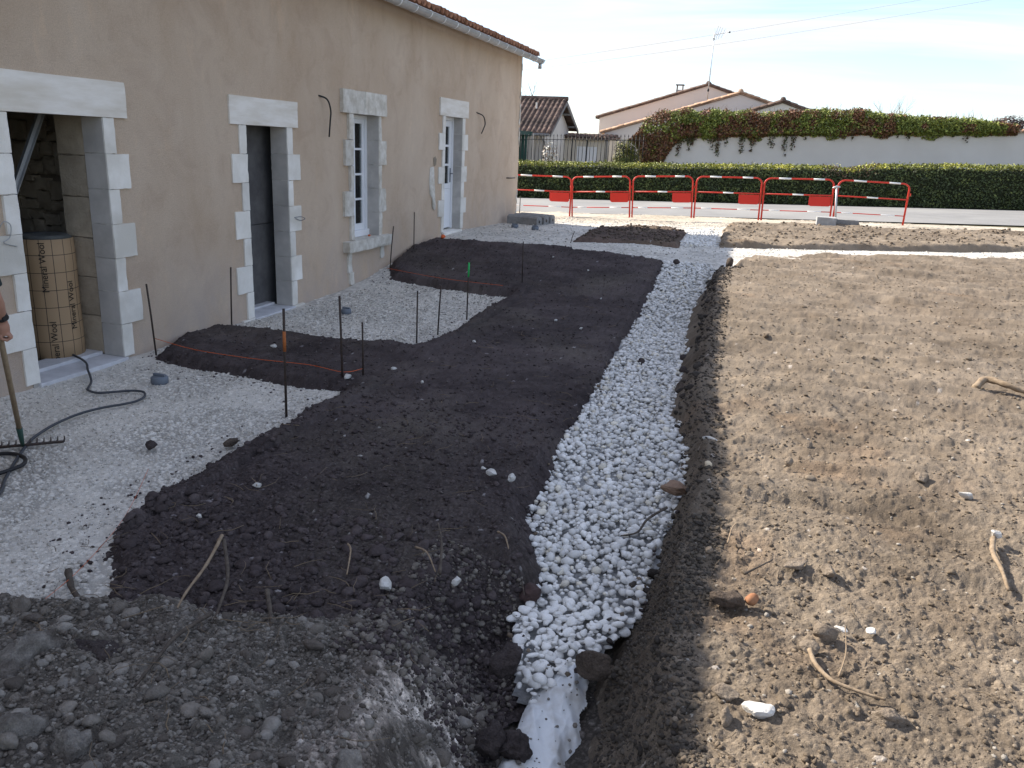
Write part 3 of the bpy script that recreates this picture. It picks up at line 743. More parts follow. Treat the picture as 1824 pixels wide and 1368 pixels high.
clods('loose_limestone_chips', 15000, near_y(2.0, 6.0, 1.1), lambda r, n, y: r.uniform(-5.5, -2.6, n), YARD, hG, .003, .012, M['stone_t'], WH, 11, 1, dmin=.0)
PATIO = [(-5.5, 7.7), (-3.4, 7.7), (-3.35, 10.6), (-5.3, 10.9)]
clods('patio_chips', 9000, near_y(7.6, 10.9, 1.0), lambda r, n, y: r.uniform(-5.5, -3.3, n), PATIO, hG, .004, .015, M['stone_t'], WH + [(.36, .34, .31)], 20, 1)
clods('path_chips', 9000, near_y(13.3, 20.5, 1.0), lambda r, n, y: r.uniform(-5.5, 6.5, n), [(-5.4, 13.5), (7, 13.5), (7, 20.5), (-5.4, 20.5)], lambda x, y: HF['crushed_stone_path'](x, y)[0], .006, .022, M['stone_t'], WH + [(.36, .34, .31)], 21, 1)
clods('limestone_edge_chips', 2600, near_y(2.3, 11.2, 1.0), lambda r, n, y: r.uniform(-5.5, -2.6, n), SOIL, hG, .006, .022, M['stone_t'], WH, 12, 1, dmin=-.16, dmax=.02)
clods('crumbs_on_cloth', 90, near_y(2.2, 3.2, 1.0), lambda r, n, y: r.uniform(-.73, -.45, n), [(-.75, 2.2), (-.4, 2.2), (-.45, 3.2), (-.7, 3.2)], lambda x, y: cloth_z(x, y), .003, .012, M['stone_t'], GR, 15, 1)
def twiglets():
    m = MB(); r = random.Random(3)
    def one(x, y, z, ln, rad):
        a = r.uniform(0, 6.28); pts = []; p = Vector((x, y, z))
        for i in range(4):
            pts.append(p.copy()); a += r.uniform(-.7, .7); p = p + Vector((math.cos(a), math.sin(a), r.uniform(-.15, .25))) * ln / 3
        m.tube(pts, [rad, rad, rad * .8, rad * .4], 4)
    for i in range(170):
        y = 2.4 + 9 * r.random() ** 1.6; x = r.uniform(-3.1, -1.2)
        one(x, y, zs(x, y) + .03, r.uniform(.05, .2), r.uniform(.001, .0024))
    for i in range(230):
        y = 2.2 + 9 * r.random() ** 1.5; x = r.uniform(-.05, 1.2 + .4 * y)
        one(x, y, float(zt(x, y)) + .022, r.uniform(.04, .14), r.uniform(.001, .0022))
    for i in range(70):
        y = 1.6 + 1.4 * r.random(); x = r.uniform(-2.6, -1.0)
        one(x, y, float(zr(x, y)) + .03, r.uniform(.06, .2), r.uniform(.001, .0026))
    o = m.build('dry_root_fibres', mat('dry fibre', (.10, .075, .05), (.24, .18, .12), 3, .95), smooth=True); o['kind'] = 'stuff'
twiglets()

# white geotextile at the bottom of the trench
def geotextile():
    F_ = [(-0.69, 2.2), (-0.69, 2.55), (-0.685, 2.70), (-0.68, 2.93), (-0.65, 3.10), (-0.57, 3.27), (-0.54, 3.05), (-0.53, 2.90), (-0.52, 2.66), (-.51, 2.2)]
    X, Y = grid(2.0, 3.4, lambda y: -.9, lambda y: -.35, 170, .0010)
    d = sdp(X, Y, F_) + .035 * fbm(X, Y, .12, 4, 201)
    Z = cloth_z(X, Y) - np.maximum(.02 - d, 0) * 1.0
    o = sheet('geotextile_sheet', X, Y, Z, d > -.05, M['fabric'], None, None)
    tag(o, 'white geotextile cloth showing at the bottom of the pebble trench', 'cloth')
geotextile()

# ------------------------------------------------------------------ THE OLD HOUSE
WX = -5.551            # face of the street wall
DEEP = -5.765          # back of the reveals
YE = 18.68             # far corner
Y0 = -7.0
house = thing('stone_house', 'long old house with beige roughcast wall and white stone surrounds', 'house', (WX, 6, 0))
OPEN = [dict(n='d1', y0=5.045, y1=6.0, z0=.03, z1=2.165), dict(n='d2', y0=8.08, y1=8.9, z0=.02, z1=2.175),
        dict(n='w', y0=10.545, y1=11.34, z0=.69, z1=2.41), dict(n='d4', y0=14.03, y1=14.9, z0=.51, z1=2.535)]
ZTOP = 4.02
def wall():
    # one skin with relief: a grid with holes, pulled out gently here and there like hand-thrown render
    ys = np.unique(np.concatenate([np.linspace(Y0, 3, 30), np.arange(3, YE, .06), [YE], [o['y0'] - .05 for o in OPEN], [o['y1'] + .05 for o in OPEN]]))
    zz = np.unique(np.concatenate([np.arange(-.6, ZTOP, .06), [ZTOP], [o['z0'] - .05 for o in OPEN], [o['z1'] + .06 for o in OPEN]]))
    def thin(v, keep):                                             # no slivers beside the opening edges
        k = [q for q in v if min(abs(q - e) for e in keep) > .022]; return np.unique(np.array(k + list(keep)))
    ys = thin(ys, [o['y0'] - .05 for o in OPEN] + [o['y1'] + .05 for o in OPEN] + [YE, Y0]); zz = thin(zz, sorted({o['z0'] - .05 for o in OPEN} | {o['z1'] + .06 for o in OPEN} | {ZTOP, -.6}))
    Yg, Zg = np.meshgrid(ys, zz)
    B = fbm(Yg, Zg, 1.4, 4, 301) * .009 + fbm(Yg, Zg, .3, 3, 302) * .003
    Xg = WX + B - .004
    B2 = np.abs(Yg - (7.05 + .05 * np.sin(Zg * 3)))
    Xg = Xg + .006 * np.exp(-(B2 / .10) ** 2)                     # the old crack line that was rendered over
    r, c = Yg.shape; idx = np.arange(r * c).reshape(r, c)
    q = np.stack([idx[:-1, :-1], idx[:-1, 1:], idx[1:, 1:], idx[1:, :-1]], -1).reshape(-1, 4)
    cy = (Yg.ravel()[q[:, 0]] + Yg.ravel()[q[:, 1]]) / 2; cz = (Zg.ravel()[q[:, 0]] + Zg.ravel()[q[:, 2]]) / 2
    kp = np.ones(len(q), bool)
    for o in OPEN: kp &= ~((cy > o['y0'] - .05) & (cy < o['y1'] + .05) & (cz > o['z0'] - .05) & (cz < o['z1'] + .06))
    mesh_np('plaster_wall', np.stack([Xg.ravel(), Yg.ravel(), Zg.ravel()], 1), q[kp], M['plaster'], house)
    m = MB()                                                       # masonry behind the render
    edges = [Y0] + [v for o in OPEN for v in (o['y0'] - .05, o['y1'] + .05)] + [YE - .02]
    for i in range(0, len(edges), 2): m.box(-5.76, WX - .03, edges[i], edges[i + 1], -.6, ZTOP)
    for o in OPEN:
        m.box(-5.76, WX - .03, o['y0'] - .05, o['y1'] + .05, o['z1'] + .07, ZTOP)
        m.box(-5.76, WX - .03, o['y0'] - .05, o['y1'] + .05, -.6, o['z0'] - .06)
    m.build('masonry', M['mortar'], house)
    g = MB()
    g.prismx([(YE - .3, -.6), (YE + .003, -.6), (YE + .003, ZTOP), (YE - .3, ZTOP)], -14.5, WX - .006)
    g.box(-14.5, -14.2, Y0, YE - .3, -.6, ZTOP); g.box(-14.5, WX - .006, Y0, Y0 + .3, -.6, ZTOP)
    g.add([(WX - .006, YE - .15, ZTOP), (-10.0, YE - .15, ZTOP + 1.3), (-14.5, YE - .15, ZTOP), (WX - .006, YE, ZTOP), (-10.0, YE, ZTOP + 1.3), (-14.5, YE, ZTOP)], [(0, 1, 2), (5, 4, 3), (0, 3, 4, 1), (1, 4, 5, 2), (0, 2, 5, 3)])
    g.build('gable_wall', M['plaster'], house)
    f = MB(); f.box(-14.2, DEEP, Y0 + .3, YE - .3, -.25, .0); f.box(-14.2, -5.78, Y0 + .3, YE - .3, 3.0, 3.1)
    f.build('floor_and_ceiling', M['inside_dark'], house)
wall()
def jitter_box(x0, x1, y0, y1, z0, z1, amp, seed, n=7):
    """a cut stone with a slightly uneven face and chipped edges"""
    bm = bmesh.new(); bmesh.ops.create_cube(bm, size=1.0); bmesh.ops.subdivide_edges(bm, edges=bm.edges[:], cuts=n, use_grid_fill=True)
    V = np.array([v.co[:] for v in bm.verts]); F = np.array([[v.index for v in f.verts] for f in bm.faces]); bm.free()
    ex = (np.abs(V) > .49).sum(1) - 1                              # how many edges a vertex sits on
    V = V + .5; U = V.copy()
    V = np.stack([x0 + (x1 - x0) * V[:, 0], y0 + (y1 - y0) * V[:, 1], z0 + (z1 - z0) * V[:, 2]], 1)
    c = np.array([(x0 + x1) / 2, (y0 + y1) / 2, (z0 + z1) / 2])
    k = fbm(V[:, 1] + V[:, 0], V[:, 2] - V[:, 0] * .7, .09, 3, seed)
    V[:, 0] += amp * .7 * k
    e = np.where(ex > 0, np.maximum(fbm(V[:, 1] * 1.3, V[:, 2] + V[:, 0], .07, 3, seed + 5), -.1) * amp * 1.3, 0)
    dirv = V - c; dirv /= np.maximum(np.linalg.norm(dirv, axis=1), 1e-6)[:, None]
    dirv[:, 0] *= .25
    V = V - dirv * e[:, None]
    VV = []; FF = []                                               # keep the arrises sharp: each side has its own vertices
    for ax in range(3):
        for sg in (0, 1):
            on = np.abs(U[:, ax] - sg) < 1e-4; fk = on[F].all(1); ids = np.unique(F[fk]); mp_ = np.zeros(len(V), int); mp_[ids] = np.arange(len(ids)) + sum(len(q) for q in VV)
            FF.append(mp_[F[fk]]); VV.append(V[ids])
    return np.concatenate(VV), np.concatenate(FF)
CH = .3032
def stone(y0, y1, z0, z1, proud, m, old=False, name='quoin_stone', back=DEEP):
    if old:
        V, F = jitter_box(back, WX + proud, y0, y1, z0, z1, .016, rnd.randrange(999))
        return mesh_np(name, V, F, m, house)
    V, F = jitter_box(back, WX + proud, y0, y1, z0, z1, .0075, rnd.randrange(9999), 6)
    return mesh_np(name, V, F, m, house)
for o in OPEN:
    old = o['n'] == 'w'
    pr = .035 if old else .014
    n = {'d1': 7, 'd2': 7, 'w': 5, 'd4': 7}[o['n']]
    h = (o['z1'] - o['z0'] - (0 if o['n'] != 'w' else 0)) / n
    for side in (-1, 1):
        for k in range(n):
            zb = o['z1'] - (k + 1) * h + .002; ztp = o['z1'] - k * h - .002
            ln = (.285 + rnd.uniform(-.02, .02)) if k % 2 else (.125 + rnd.uniform(-.012, .012))
            if old: ln = (.25 if k % 2 else .10) + rnd.uniform(-.03, .03)
            if o['n'] == 'd2' and side == 1: ln -= .02
            p = pr + rnd.uniform(-.003, .003)
            if side < 0: stone(o['y0'] - ln, o['y0'] + .001, zb, ztp, p, M['stone_old'] if old else M['stone_new'], old)
            else: stone(o['y1'] - .001, o['y1'] + ln, zb, ztp, p, M['stone_old'] if old else M['stone_new'], old)
            if side > 0:                                           # a greyer slab covers the inner face of each block on this side
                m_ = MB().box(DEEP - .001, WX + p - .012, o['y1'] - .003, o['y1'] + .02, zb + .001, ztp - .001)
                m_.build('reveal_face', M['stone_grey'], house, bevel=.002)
        ya, yb = (o['y0'] - .06, o['y0'] - .006) if side < 0 else (o['y1'] + .006, o['y1'] + .06)
        MB().box(DEEP + .004, WX + .004, ya, yb, o['z0'] - .05, o['z1'] + .003).build('mortar_joint', M['mortar'], house)
lint = {'d1': (4.75, 6.29, 2.166, 2.468), 'd2': (7.79, 9.14, 2.176, 2.472), 'w': (10.23, 11.57, 2.412, 2.715), 'd4': (13.77, 15.19, 2.537, 2.835)}
for k, (a, b, c, d) in lint.items():
    if k == 'w':
        for yy in ((a, 10.86), (10.866, b)): stone(yy[0], yy[1], c + .002, d, .05, M['stone_old'], True, 'lintel_stone')
    else:
        V, F = jitter_box(DEEP, WX + .018, a, b, c, d, .007, 41, 5); mesh_np('lintel', V, F, M['stone_lintel'], house, smooth=False)
# bases and thresholds
stone(8.9, 9.16, -.05, .018, .03, M['stone_new']); stone(7.85, 8.08, -.1, .018, .03, M['stone_new'])
V, F = jitter_box(DEEP, WX + .10, 10.27, 11.66, .535, .688, .03, 77, 9); mesh_np('window_sill', V, F, M['stone_old'], house)
for (ya, za, zb) in ((10.38, .24, .53), (11.42, .34, .53), (10.42, .06, .235)):
    V, F = jitter_box(WX - .05, WX + .02, ya, ya + rnd.uniform(.09, .14), za, zb, .022, int(ya * 97), 5); mesh_np('sill_support_stone', V, F, M['stone_old'], house)
MB().box(DEEP - .25, WX + .04, 5.03, 6.02, -.25, .028).build('threshold', M['concrete'], house, bevel=.006)
MB().box(DEEP - .25, DEEP - .02, 5.05, 5.995, .028, .06).build('threshold_rebate', M['concrete'], house, bevel=.004)
MB().box(DEEP - .25, WX + .05, 8.06, 8.92, -.25, .018).build('threshold', M['concrete'], house, bevel=.006)
MB().box(DEEP - .25, DEEP - .03, 8.09, 8.895, .018, .045).build('threshold_rebate', M['concrete'], house, bevel=.004)
MB().box(DEEP - .2, WX + .04, 14.0, 14.93, .2, .50).build('threshold', M['stone_new'], house, bevel=.008)

# first doorway: what one sees inside
MB().box(-9.5, DEEP - .012, 6.42, 6.6, -.05, 3.0).build('inner_cross_wall', M['inside_wall'], house)
MB().box(-9.5, -9.3, Y0 + .4, 6.42, -.05, 3.0).build('inner_back_wall', M['inside_wall'], house)
MB().box(DEEP - .30, DEEP - .004, 6.02, 6.418, -.05, 3.0).build('inner_jamb', M['inside_wall'], house)
z = .02; k = 0
while z < 2.3:                                                     # dressed blocks next to the doorway
    hh = [.34, .30, .36, .27, .33, .31, .35, .3][k % 8]; ww = .40 if k % 2 else .30
    V, F = jitter_box(DEEP - .31 - ww, DEEP - .31, 6.36, 6.45, z + .006, z + hh - .006, .014, 400 + k, 4); mesh_np('inner_block', V, F, M['inside_stone'], house)
    x = DEEP - .31 - ww - .01
    while x > -8.9:                                               # rubble further in
        w = rnd.uniform(.14, .30); zb = z
        while zb < z + hh - .05:
            h3 = min(rnd.uniform(.09, .19), z + hh - zb)
            V, F = jitter_box(x - w, x - .012, 6.34 + rnd.uniform(0, .03), 6.45, zb + .006, zb + h3 - .006, .05, rnd.randrange(9999), 4); mesh_np('inner_rubble_stone', V, F, M['inside_stone'], house)
            zb += h3
        x -= w
    z += hh; k += 1
for zb in np.arange(.04, 2.2, .36):                               # inner face of the far jamb
    V, F = jitter_box(DEEP - .30, DEEP - .006, 6.003, 6.04, zb, zb + .35, .012, int(zb * 100), 4); mesh_np('inner_block', V, F, M['inside_stone'], house)
# second doorway: dark boarding just inside
MB().box(-5.95, -5.90, 8.47, 9.2, .0, 1.02).build('dark_panel', M['inside_dark'], house, bevel=.004)
MB().box(-5.945, -5.895, 8.47, 9.2, 1.026, 2.3).build('dark_panel', M['inside_dark'], house, bevel=.004)
MB().box(-6.2, -6.15, 7.6, 9.5, -.05, 2.6).build('dark_gap_backing', M['black_rubber'], house)  # black sheet added to stand in for the darkness beside the boards

# joinery
def sash(y0, y1, z0, z1, x, rows_, cols, st, bar, name, parent, bottom=None):
    """a glazed leaf: stiles and rails in one mesh, panes as parts of it"""
    m = MB(); b = bottom if bottom else st
    m.box(x - .045, x, y0, y0 + st, z0, z1); m.box(x - .045, x, y1 - st, y1, z0, z1)
    m.box(x - .044, x - .001, y0 + st, y1 - st, z1 - st, z1); m.box(x - .044, x - .001, y0 + st, y1 - st, z0, z0 + b)
    gz0, gz1 = z0 + b, z1 - st; gy0, gy1 = y0 + st, y1 - st
    for i in range(1, rows_): zc_ = gz0 + (gz1 - gz0) * i / rows_; m.box(x - .036, x - .006, gy0, gy1, zc_ - bar / 2, zc_ + bar / 2)
    for i in range(1, cols): yc = gy0 + (gy1 - gy0) * i / cols; m.box(x - .037, x - .005, yc - bar / 2, yc + bar / 2, gz0, gz1)
    leaf = m.build(name, M['white_paint'], parent, bevel=.003)
    for i in range(rows_):
        for j in range(cols):
            a = gz0 + (gz1 - gz0) * i / rows_; c = gz0 + (gz1 - gz0) * (i + 1) / rows_; e = gy0 + (gy1 - gy0) * j / cols; f = gy0 + (gy1 - gy0) * (j + 1) / cols
            link_pane(MB().box(x - .024, x - .019, e + .002, f - .002, a + .002, c - .002), leaf)
    return leaf
def link_pane(m, leaf):
    o = bpy.data.objects.new('pane', m.mesh('pane', M['glass'])); COL.objects.link(o); o.parent = leaf
o = OPEN[2]; x = -5.745
fr = MB(); t = .055
fr.box(x - .06, x + .03, o['y0'], o['y0'] + t, o['z0'] + .03, o['z1']); fr.box(x - .06, x + .03, o['y1'] - t, o['y1'], o['z0'] + .03, o['z1']); fr.box(x - .059, x + .029, o['y0'] + t, o['y1'] - t, o['z1'] - t, o['z1']); fr.box(x - .06, x + .06, o['y0'], o['y1'], o['z0'] + .0, o['z0'] + .09)
fr.build('window_frame', M['white_paint'], house, bevel=.004)
ym = (o['y0'] + o['y1']) / 2
sash(o['y0'] + t, ym - .001, o['z0'] + .09, o['z1'] - t, x + .005, 4, 1, .06, .03, 'casement', house, .09)
sash(ym + .001, o['y1'] - t, o['z0'] + .09, o['z1'] - t, x + .005, 4, 1, .06, .03, 'casement', house, .09)
MB().box(-6.5, -6.48, 9.8, 12.2, .3, 2.8).build('net_curtain', mat('grey net', (.16, .15, .14), (.2, .19, .18), 8, .9, stretch=(1, 20, .3)), house)
o = OPEN[3]; x = -5.745
fr = MB()
fr.box(x - .06, x + .03, o['y0'], o['y0'] + t, o['z0'], o['z1']); fr.box(x - .06, x + .03, o['y1'] - t, o['y1'], o['z0'], o['z1']); fr.box(x - .059, x + .029, o['y0'] + t, o['y1'] - t, o['z1'] - t, o['z1'])
fr.build('door_frame', M['white_paint'], house, bevel=.004)
dl = sash(o['y0'] + t + .003, o['y1'] - t - .003, o['z0'] + .75, o['z1'] - t - .004, x + .008, 3, 2, .105, .04, 'glazed_door', house, .09)
m = MB().box(x - .040, x + .007, o['y0'] + t + .003, o['y1'] - t - .003, o['z0'] + .02, o['z0'] + .748)
m.box(x - .03, x + .018, o['y0'] + .20, o['y1'] - .20, o['z0'] + .14, o['z0'] + .66); m.build('door_panel', M['white_paint'], house, bevel=.006)
h_ = MB().box(x + .008, x + .016, o['y1'] - .125, o['y1'] - .085, o['z0'] + .86, o['z0'] + 1.12); h_.tube([(x + .016, o['y1'] - .105, o['z0'] + 1.02), (x + .06, o['y1'] - .105, o['z0'] + 1.02), (x + .062, o['y1'] - .21, o['z0'] + 1.02)], .009, 8)
oh = bpy.data.objects.new('door_handle', h_.mesh('door_handle', M['grey_plastic'])); COL.objects.link(oh); oh.parent = dl
MB().box(-6.6, -6.58, 13.2, 15.8, .0, 2.9).build('inner_screen', M['inside_dark'], house)

# roof, tiles and gutter
SL = .30
EX, EZ = -5.29, 4.03
def roof():
    m = MB()
    m.add([(EX - .1, Y0, EZ - .02), (EX - .1, YE + .20, EZ - .02), (-10.0, YE + .20, EZ - .05 + SL * 4.71), (-10.0, Y0, EZ - .05 + SL * 4.71), (-14.7, Y0, EZ - .05), (-14.7, YE + .2, EZ - .05),
           (EX - .1, Y0, EZ - .06), (EX - .1, YE + .20, EZ - .06), (-10.0, YE + .20, EZ - .09 + SL * 4.71), (-10.0, Y0, EZ - .09 + SL * 4.71), (-14.7, Y0, EZ - .09), (-14.7, YE + .2, EZ - .09)],
          [(0, 1, 2, 3), (3, 2, 5, 4), (6, 9, 8, 7), (9, 10, 11, 8), (0, 6, 7, 1), (1, 7, 8, 2), (2, 8, 11, 5), (0, 3, 9, 6), (3, 4, 10, 9), (4, 5, 11, 10)])
    m.build('roof', M['wood_grey'], house)
    pitch = .185
    def cover(x0, x1, yc, z0, z1, r0, r1, mb, n=8, flip=1):
        vs = []; fs = []
        for (xx, zz, rr) in ((x0, z0, r0), (x1, z1, r1)):
            for q in (0, .012):
                for j in range(n + 1):
                    a = math.pi * j / n; vs.append((xx, yc + (rr - q) * math.cos(a), zz + flip * (rr - q) * math.sin(a) * .95))
        k = n + 1
        for j in range(n):
            fs.append((j, j + 1, 2 * k + j + 1, 2 * k + j)); fs.append((k + j, 3 * k + j, 3 * k + j + 1, k + j + 1)); fs.append((j, k + j, k + j + 1, j + 1)); fs.append((2 * k + j, 2 * k + j + 1, 3 * k + j + 1, 3 * k + j))
        mb.add(vs, fs)
    shared = []
    for v in range(4):
        mb = MB(); cover(.02 + .012 * v, -.42, 0, .0, SL * .42 + .0, .092, .072, mb); shared.append(mb.mesh('roof_tile', M['tile'], True))
    under = []
    for v in range(2):
        mb = MB(); cover(.05, -.42, 0, .07, SL * .42 + .055, .085, .075, mb, 8, -1); under.append(mb.mesh('channel_tile', M['tile'], True))
    ncol = int((YE + .18 - Y0) / pitch)
    rest = MB()
    for i in range(ncol):
        yc = YE + .12 - i * pitch
        for k in range(12):
            x0 = EX + .03 - k * .40; z0 = EZ + .012 + k * .40 * SL
            if k < 3 and yc > 10.8:
                o = bpy.data.objects.new('roof_tile', shared[rnd.randrange(4)]); o.location = (x0 + rnd.uniform(-.012, .012), yc + rnd.uniform(-.006, .006), z0 + k * .001); o.rotation_euler = (0, 0, rnd.uniform(-.02, .02)); link(o, house)
                if k == 0:
                    o = bpy.data.objects.new('channel_tile', under[rnd.randrange(2)]); o.location = (x0, yc - pitch / 2, z0 - .005); link(o, house)
            else: cover(x0, x0 - .41, yc, z0, z0 + SL * .41, .09, .072, rest, 4)
    o = rest.build('roof_tile_field', M['tile'], house, smooth=True); o['kind'] = 'stuff'
    for k in range(14):                                            # verge tiles at the gable end
        x0 = EX - k * .34; mb = MB(); cover(x0, x0 - .36, YE + .20, EZ + .01 + k * .34 * SL, EZ + .01 + (k + 1) * .34 * SL, .09, .075, mb); mb.build('verge_tile', M['tile'], house, True)
    # half round gutter
    g = MB(); n = 10; rr = .082; gx, gz = EX + .085, EZ - .065
    L = [Y0, YE + .33]
    vs = []; fs = []
    for yy in L:
        for q in (rr, rr - .006):
            for j in range(n + 1):
                a = math.pi + math.pi * j / n; vs.append((gx + q * math.cos(a), yy, gz + q * math.sin(a)))
    k = n + 1
    for j in range(n): fs += [(j, j + 1, 2 * k + j + 1, 2 * k + j), (k + j, 3 * k + j, 3 * k + j + 1, k + j + 1), (j, k + j, k + j + 1, j + 1), (2 * k + j, 2 * k + j + 1, 3 * k + j + 1, 3 * k + j)]
    vs += [(gx + rr * math.cos(math.pi + math.pi * j / n), L[1] - .001, gz + rr * math.sin(math.pi + math.pi * j / n)) for j in range(n + 1)]
    fs.append(tuple(4 * k + j for j in range(n + 1)))
    g.add(vs, fs); g.tube([(gx + rr, L[0], gz), (gx + rr, L[1], gz)], .009, 6)
    gut = g.build('gutter', M['zinc'], house, True)
    yy = YE + .25; 
    while yy > 5:
        b = MB(); vs = []; fs = []
        for y2 in (yy - .016, yy + .016):
            for q in (rr + .005, rr + .0005):
                for j in range(n + 1):
                    a = math.pi + math.pi * j / n; vs.append((gx + q * math.cos(a), y2, gz + q * math.sin(a)))
        for j in range(n): fs += [(j, j + 1, 2 * k + j + 1, 2 * k + j), (k + j, 3 * k + j, 3 * k + j + 1, k + j + 1), (j, k + j, k + j + 1, j + 1), (2 * k + j, 2 * k + j + 1, 3 * k + j + 1, 3 * k + j)]
        b.add(vs, fs); b.tube([(gx + rr + .004, yy, gz), (gx + rr - .03, yy, gz + .022), (gx, yy, gz + .02)], .006, 4)
        o = bpy.data.objects.new('gutter_bracket', b.mesh('gutter_bracket', M['zinc_light'], True)); COL.objects.link(o); o.parent = gut
        yy -= .548
    MB().tube([(gx, YE + .20, gz - .06), (gx, YE + .20, gz - .19)], .042, 12).build('gutter_outlet', M['zinc'], house, True)
roof()
# repairs and wires in the wall
patch = MB()
def plaster_patch(pts, th, name, m):
    n = len(pts); c = (sum(p[0] for p in pts) / n, sum(p[1] for p in pts) / n)
    vs = [(WX + .003, y, z) for y, z in pts] + [(WX + th, c[0] + (y - c[0]) * .86, c[1] + (z - c[1]) * .95) for y, z in pts] + [(WX + th * 1.2, *c)]
    MB().add(vs, [(i, (i + 1) % n, n + (i + 1) % n, n + i) for i in range(n)] + [(n + i, n + (i + 1) % n, 2 * n) for i in range(n)]).build(name, m, house, True)
plaster_patch([(13.36, 1.66), (13.52, 1.68), (13.56, 1.42), (13.60, 1.2), (13.64, 1.0), (13.60, .93), (13.50, .97), (13.47, 1.15), (13.36, 1.22), (13.34, 1.45)], .016, 'wall_repair', M['stone_old'])
plaster_patch([(13.50, 1.82), (13.60, 1.85), (13.66, 1.80), (13.64, 1.70), (13.54, 1.68)], .006, 'wall_hole', M['inside_wall'])
for i in range(26):                                                # ragged bare edge of the far corner
    zz = .5 + 3.4 * rnd.random(); yb = YE - rnd.uniform(.0, .05)
    plaster_patch([(yb - rnd.uniform(.03, .12), zz), (yb + .0, zz - .05), (yb + .0, zz + rnd.uniform(.04, .12)), (yb - .04, zz + rnd.uniform(.05, .10))], .010, 'bare_corner_patch', M['stone_old'])
def wire(name, label, pts, r, m):
    o = MB().tube(pts, r, 8).build(name, m, smooth=True); return tag(o, label, 'cable')
def smooth_path(pts, n=6):
    P = [Vector(p) for p in pts]; out = []
    for i in range(len(P) - 1):
        a, b, c, d = P[max(i - 1, 0)], P[i], P[i + 1], P[min(i + 2, len(P) - 1)]
        for k in range(n):
            t = k / n; out.append(.5 * ((2 * b) + (c - a) * t + (2 * a - 5 * b + 4 * c - d) * t * t + (3 * b - a - 3 * c + d) * t ** 3))
    out.append(P[-1]); return out
wire('cable_end', 'black cable curling out of the wall between dark doorway and window', smooth_path([(WX - .02, 9.66, 2.59), (WX + .07, 9.76, 2.55), (WX + .10, 9.80, 2.42), (WX + .09, 9.80, 2.28), (WX + .06, 9.82, 2.09)]), .011, M['black_rubber'])
wire('cable_end', 'black cable curling out of the wall right of the glazed door', smooth_path([(WX - .02, 15.65, 2.68), (WX + .08, 15.84, 2.62), (WX + .10, 15.92, 2.48), (WX + .09, 15.86, 2.38), (WX + .08, 15.78, 2.29)]), .011, M['black_rubber'])
wire('cable_end', 'short dark cable stub with orange tip near the house corner', [(WX - .02, 17.75, 1.39), (WX + .05, 18.0, 1.385), (WX + .06, 18.25, 1.385)], .012, M['black_rubber'])
wire('wire_loop', 'thin wire loop on the right quoin of the dark doorway', smooth_path([(WX + .01, 9.0, 1.11), (WX + .05, 9.09, 1.12), (WX + .06, 9.17, 1.09), (WX + .03, 9.12, 1.07), (WX + .02, 9.02, 1.10)]), .004, M['grey_plastic'])
wire('wire_loop', 'thin pale wire loop on the left quoin of the wide doorway', smooth_path([(WX + .016, 4.83, 1.28), (WX + .05, 4.86, 1.36), (WX + .05, 4.92, 1.33), (WX + .04, 4.91, 1.24), (WX + .03, 4.86, 1.20), (WX + .02, 4.98, 1.16)]), .0035, M['zinc'])

# roll of insulation and rail inside the wide doorway
ROLL = (-6.10, 5.78)
def roll_mat():
    m = bpy.data.materials.new('printed roll wrapper'); m.use_nodes = True; t = m.node_tree; b = t.nodes['Principled BSDF']; b.inputs['Roughness'].default_value = .75
    N = t.nodes.new; L = t.links.new
    s = N('ShaderNodeSeparateXYZ'); L(N('ShaderNodeTexCoord').outputs['Object'], s.inputs[0])
    at = N('ShaderNodeMath'); at.operation = 'ARCTAN2'; L(s.outputs['Y'], at.inputs[0]); L(s.outputs['X'], at.inputs[1])
    def grid_(sock, step, wd, off):
        a = N('ShaderNodeMath'); a.operation = 'ADD'; a.inputs[1].default_value = off; L(sock, a.inputs[0])
        p = N('ShaderNodeMath'); p.operation = 'PINGPONG'; p.inputs[1].default_value = step / 2; L(a.outputs[0], p.inputs[0])
        c = N('ShaderNodeMath'); c.operation = 'LESS_THAN'; c.inputs[1].default_value = wd; L(p.outputs[0], c.inputs[0]); return c.outputs[0]
    a = grid_(at.outputs[0], .42, .012, 10.2); z_ = grid_(s.outputs['Z'], .155, .0028, 10.02)
    mxx = N('ShaderNodeMath'); mxx.operation = 'MAXIMUM'; L(a, mxx.inputs[0]); L(z_, mxx.inputs[1])
    mm = N('ShaderNodeMix'); mm.data_type = 'RGBA'; mm.inputs[6].default_value = (.345, .235, .135, 1); mm.inputs[7].default_value = (.05, .035, .025, 1); L(mxx.outputs[0], mm.inputs[0]); L(mm.outputs[2], b.inputs['Base Color'])
    return m
roll = thing('insulation_roll', 'brown wrapped roll of mineral wool standing inside the wide doorway', 'insulation roll', (ROLL[0], ROLL[1], 0.0), world=False)
rr = .235
MB().lathe([(rr, 0), (rr * 1.01, .2), (rr * .995, .55), (rr * 1.01, .9), (rr * .99, 1.12)], n=40).build('wrapper', roll_mat(), roll, True)
MB().lathe([(rr * .2, 1.121), (rr * .5, 1.145), (rr * .8, 1.150), (rr * .97, 1.121)], n=32).build('wool_end', M['wool'], roll, True)
ca = math.atan2(-ROLL[1], -ROLL[0])
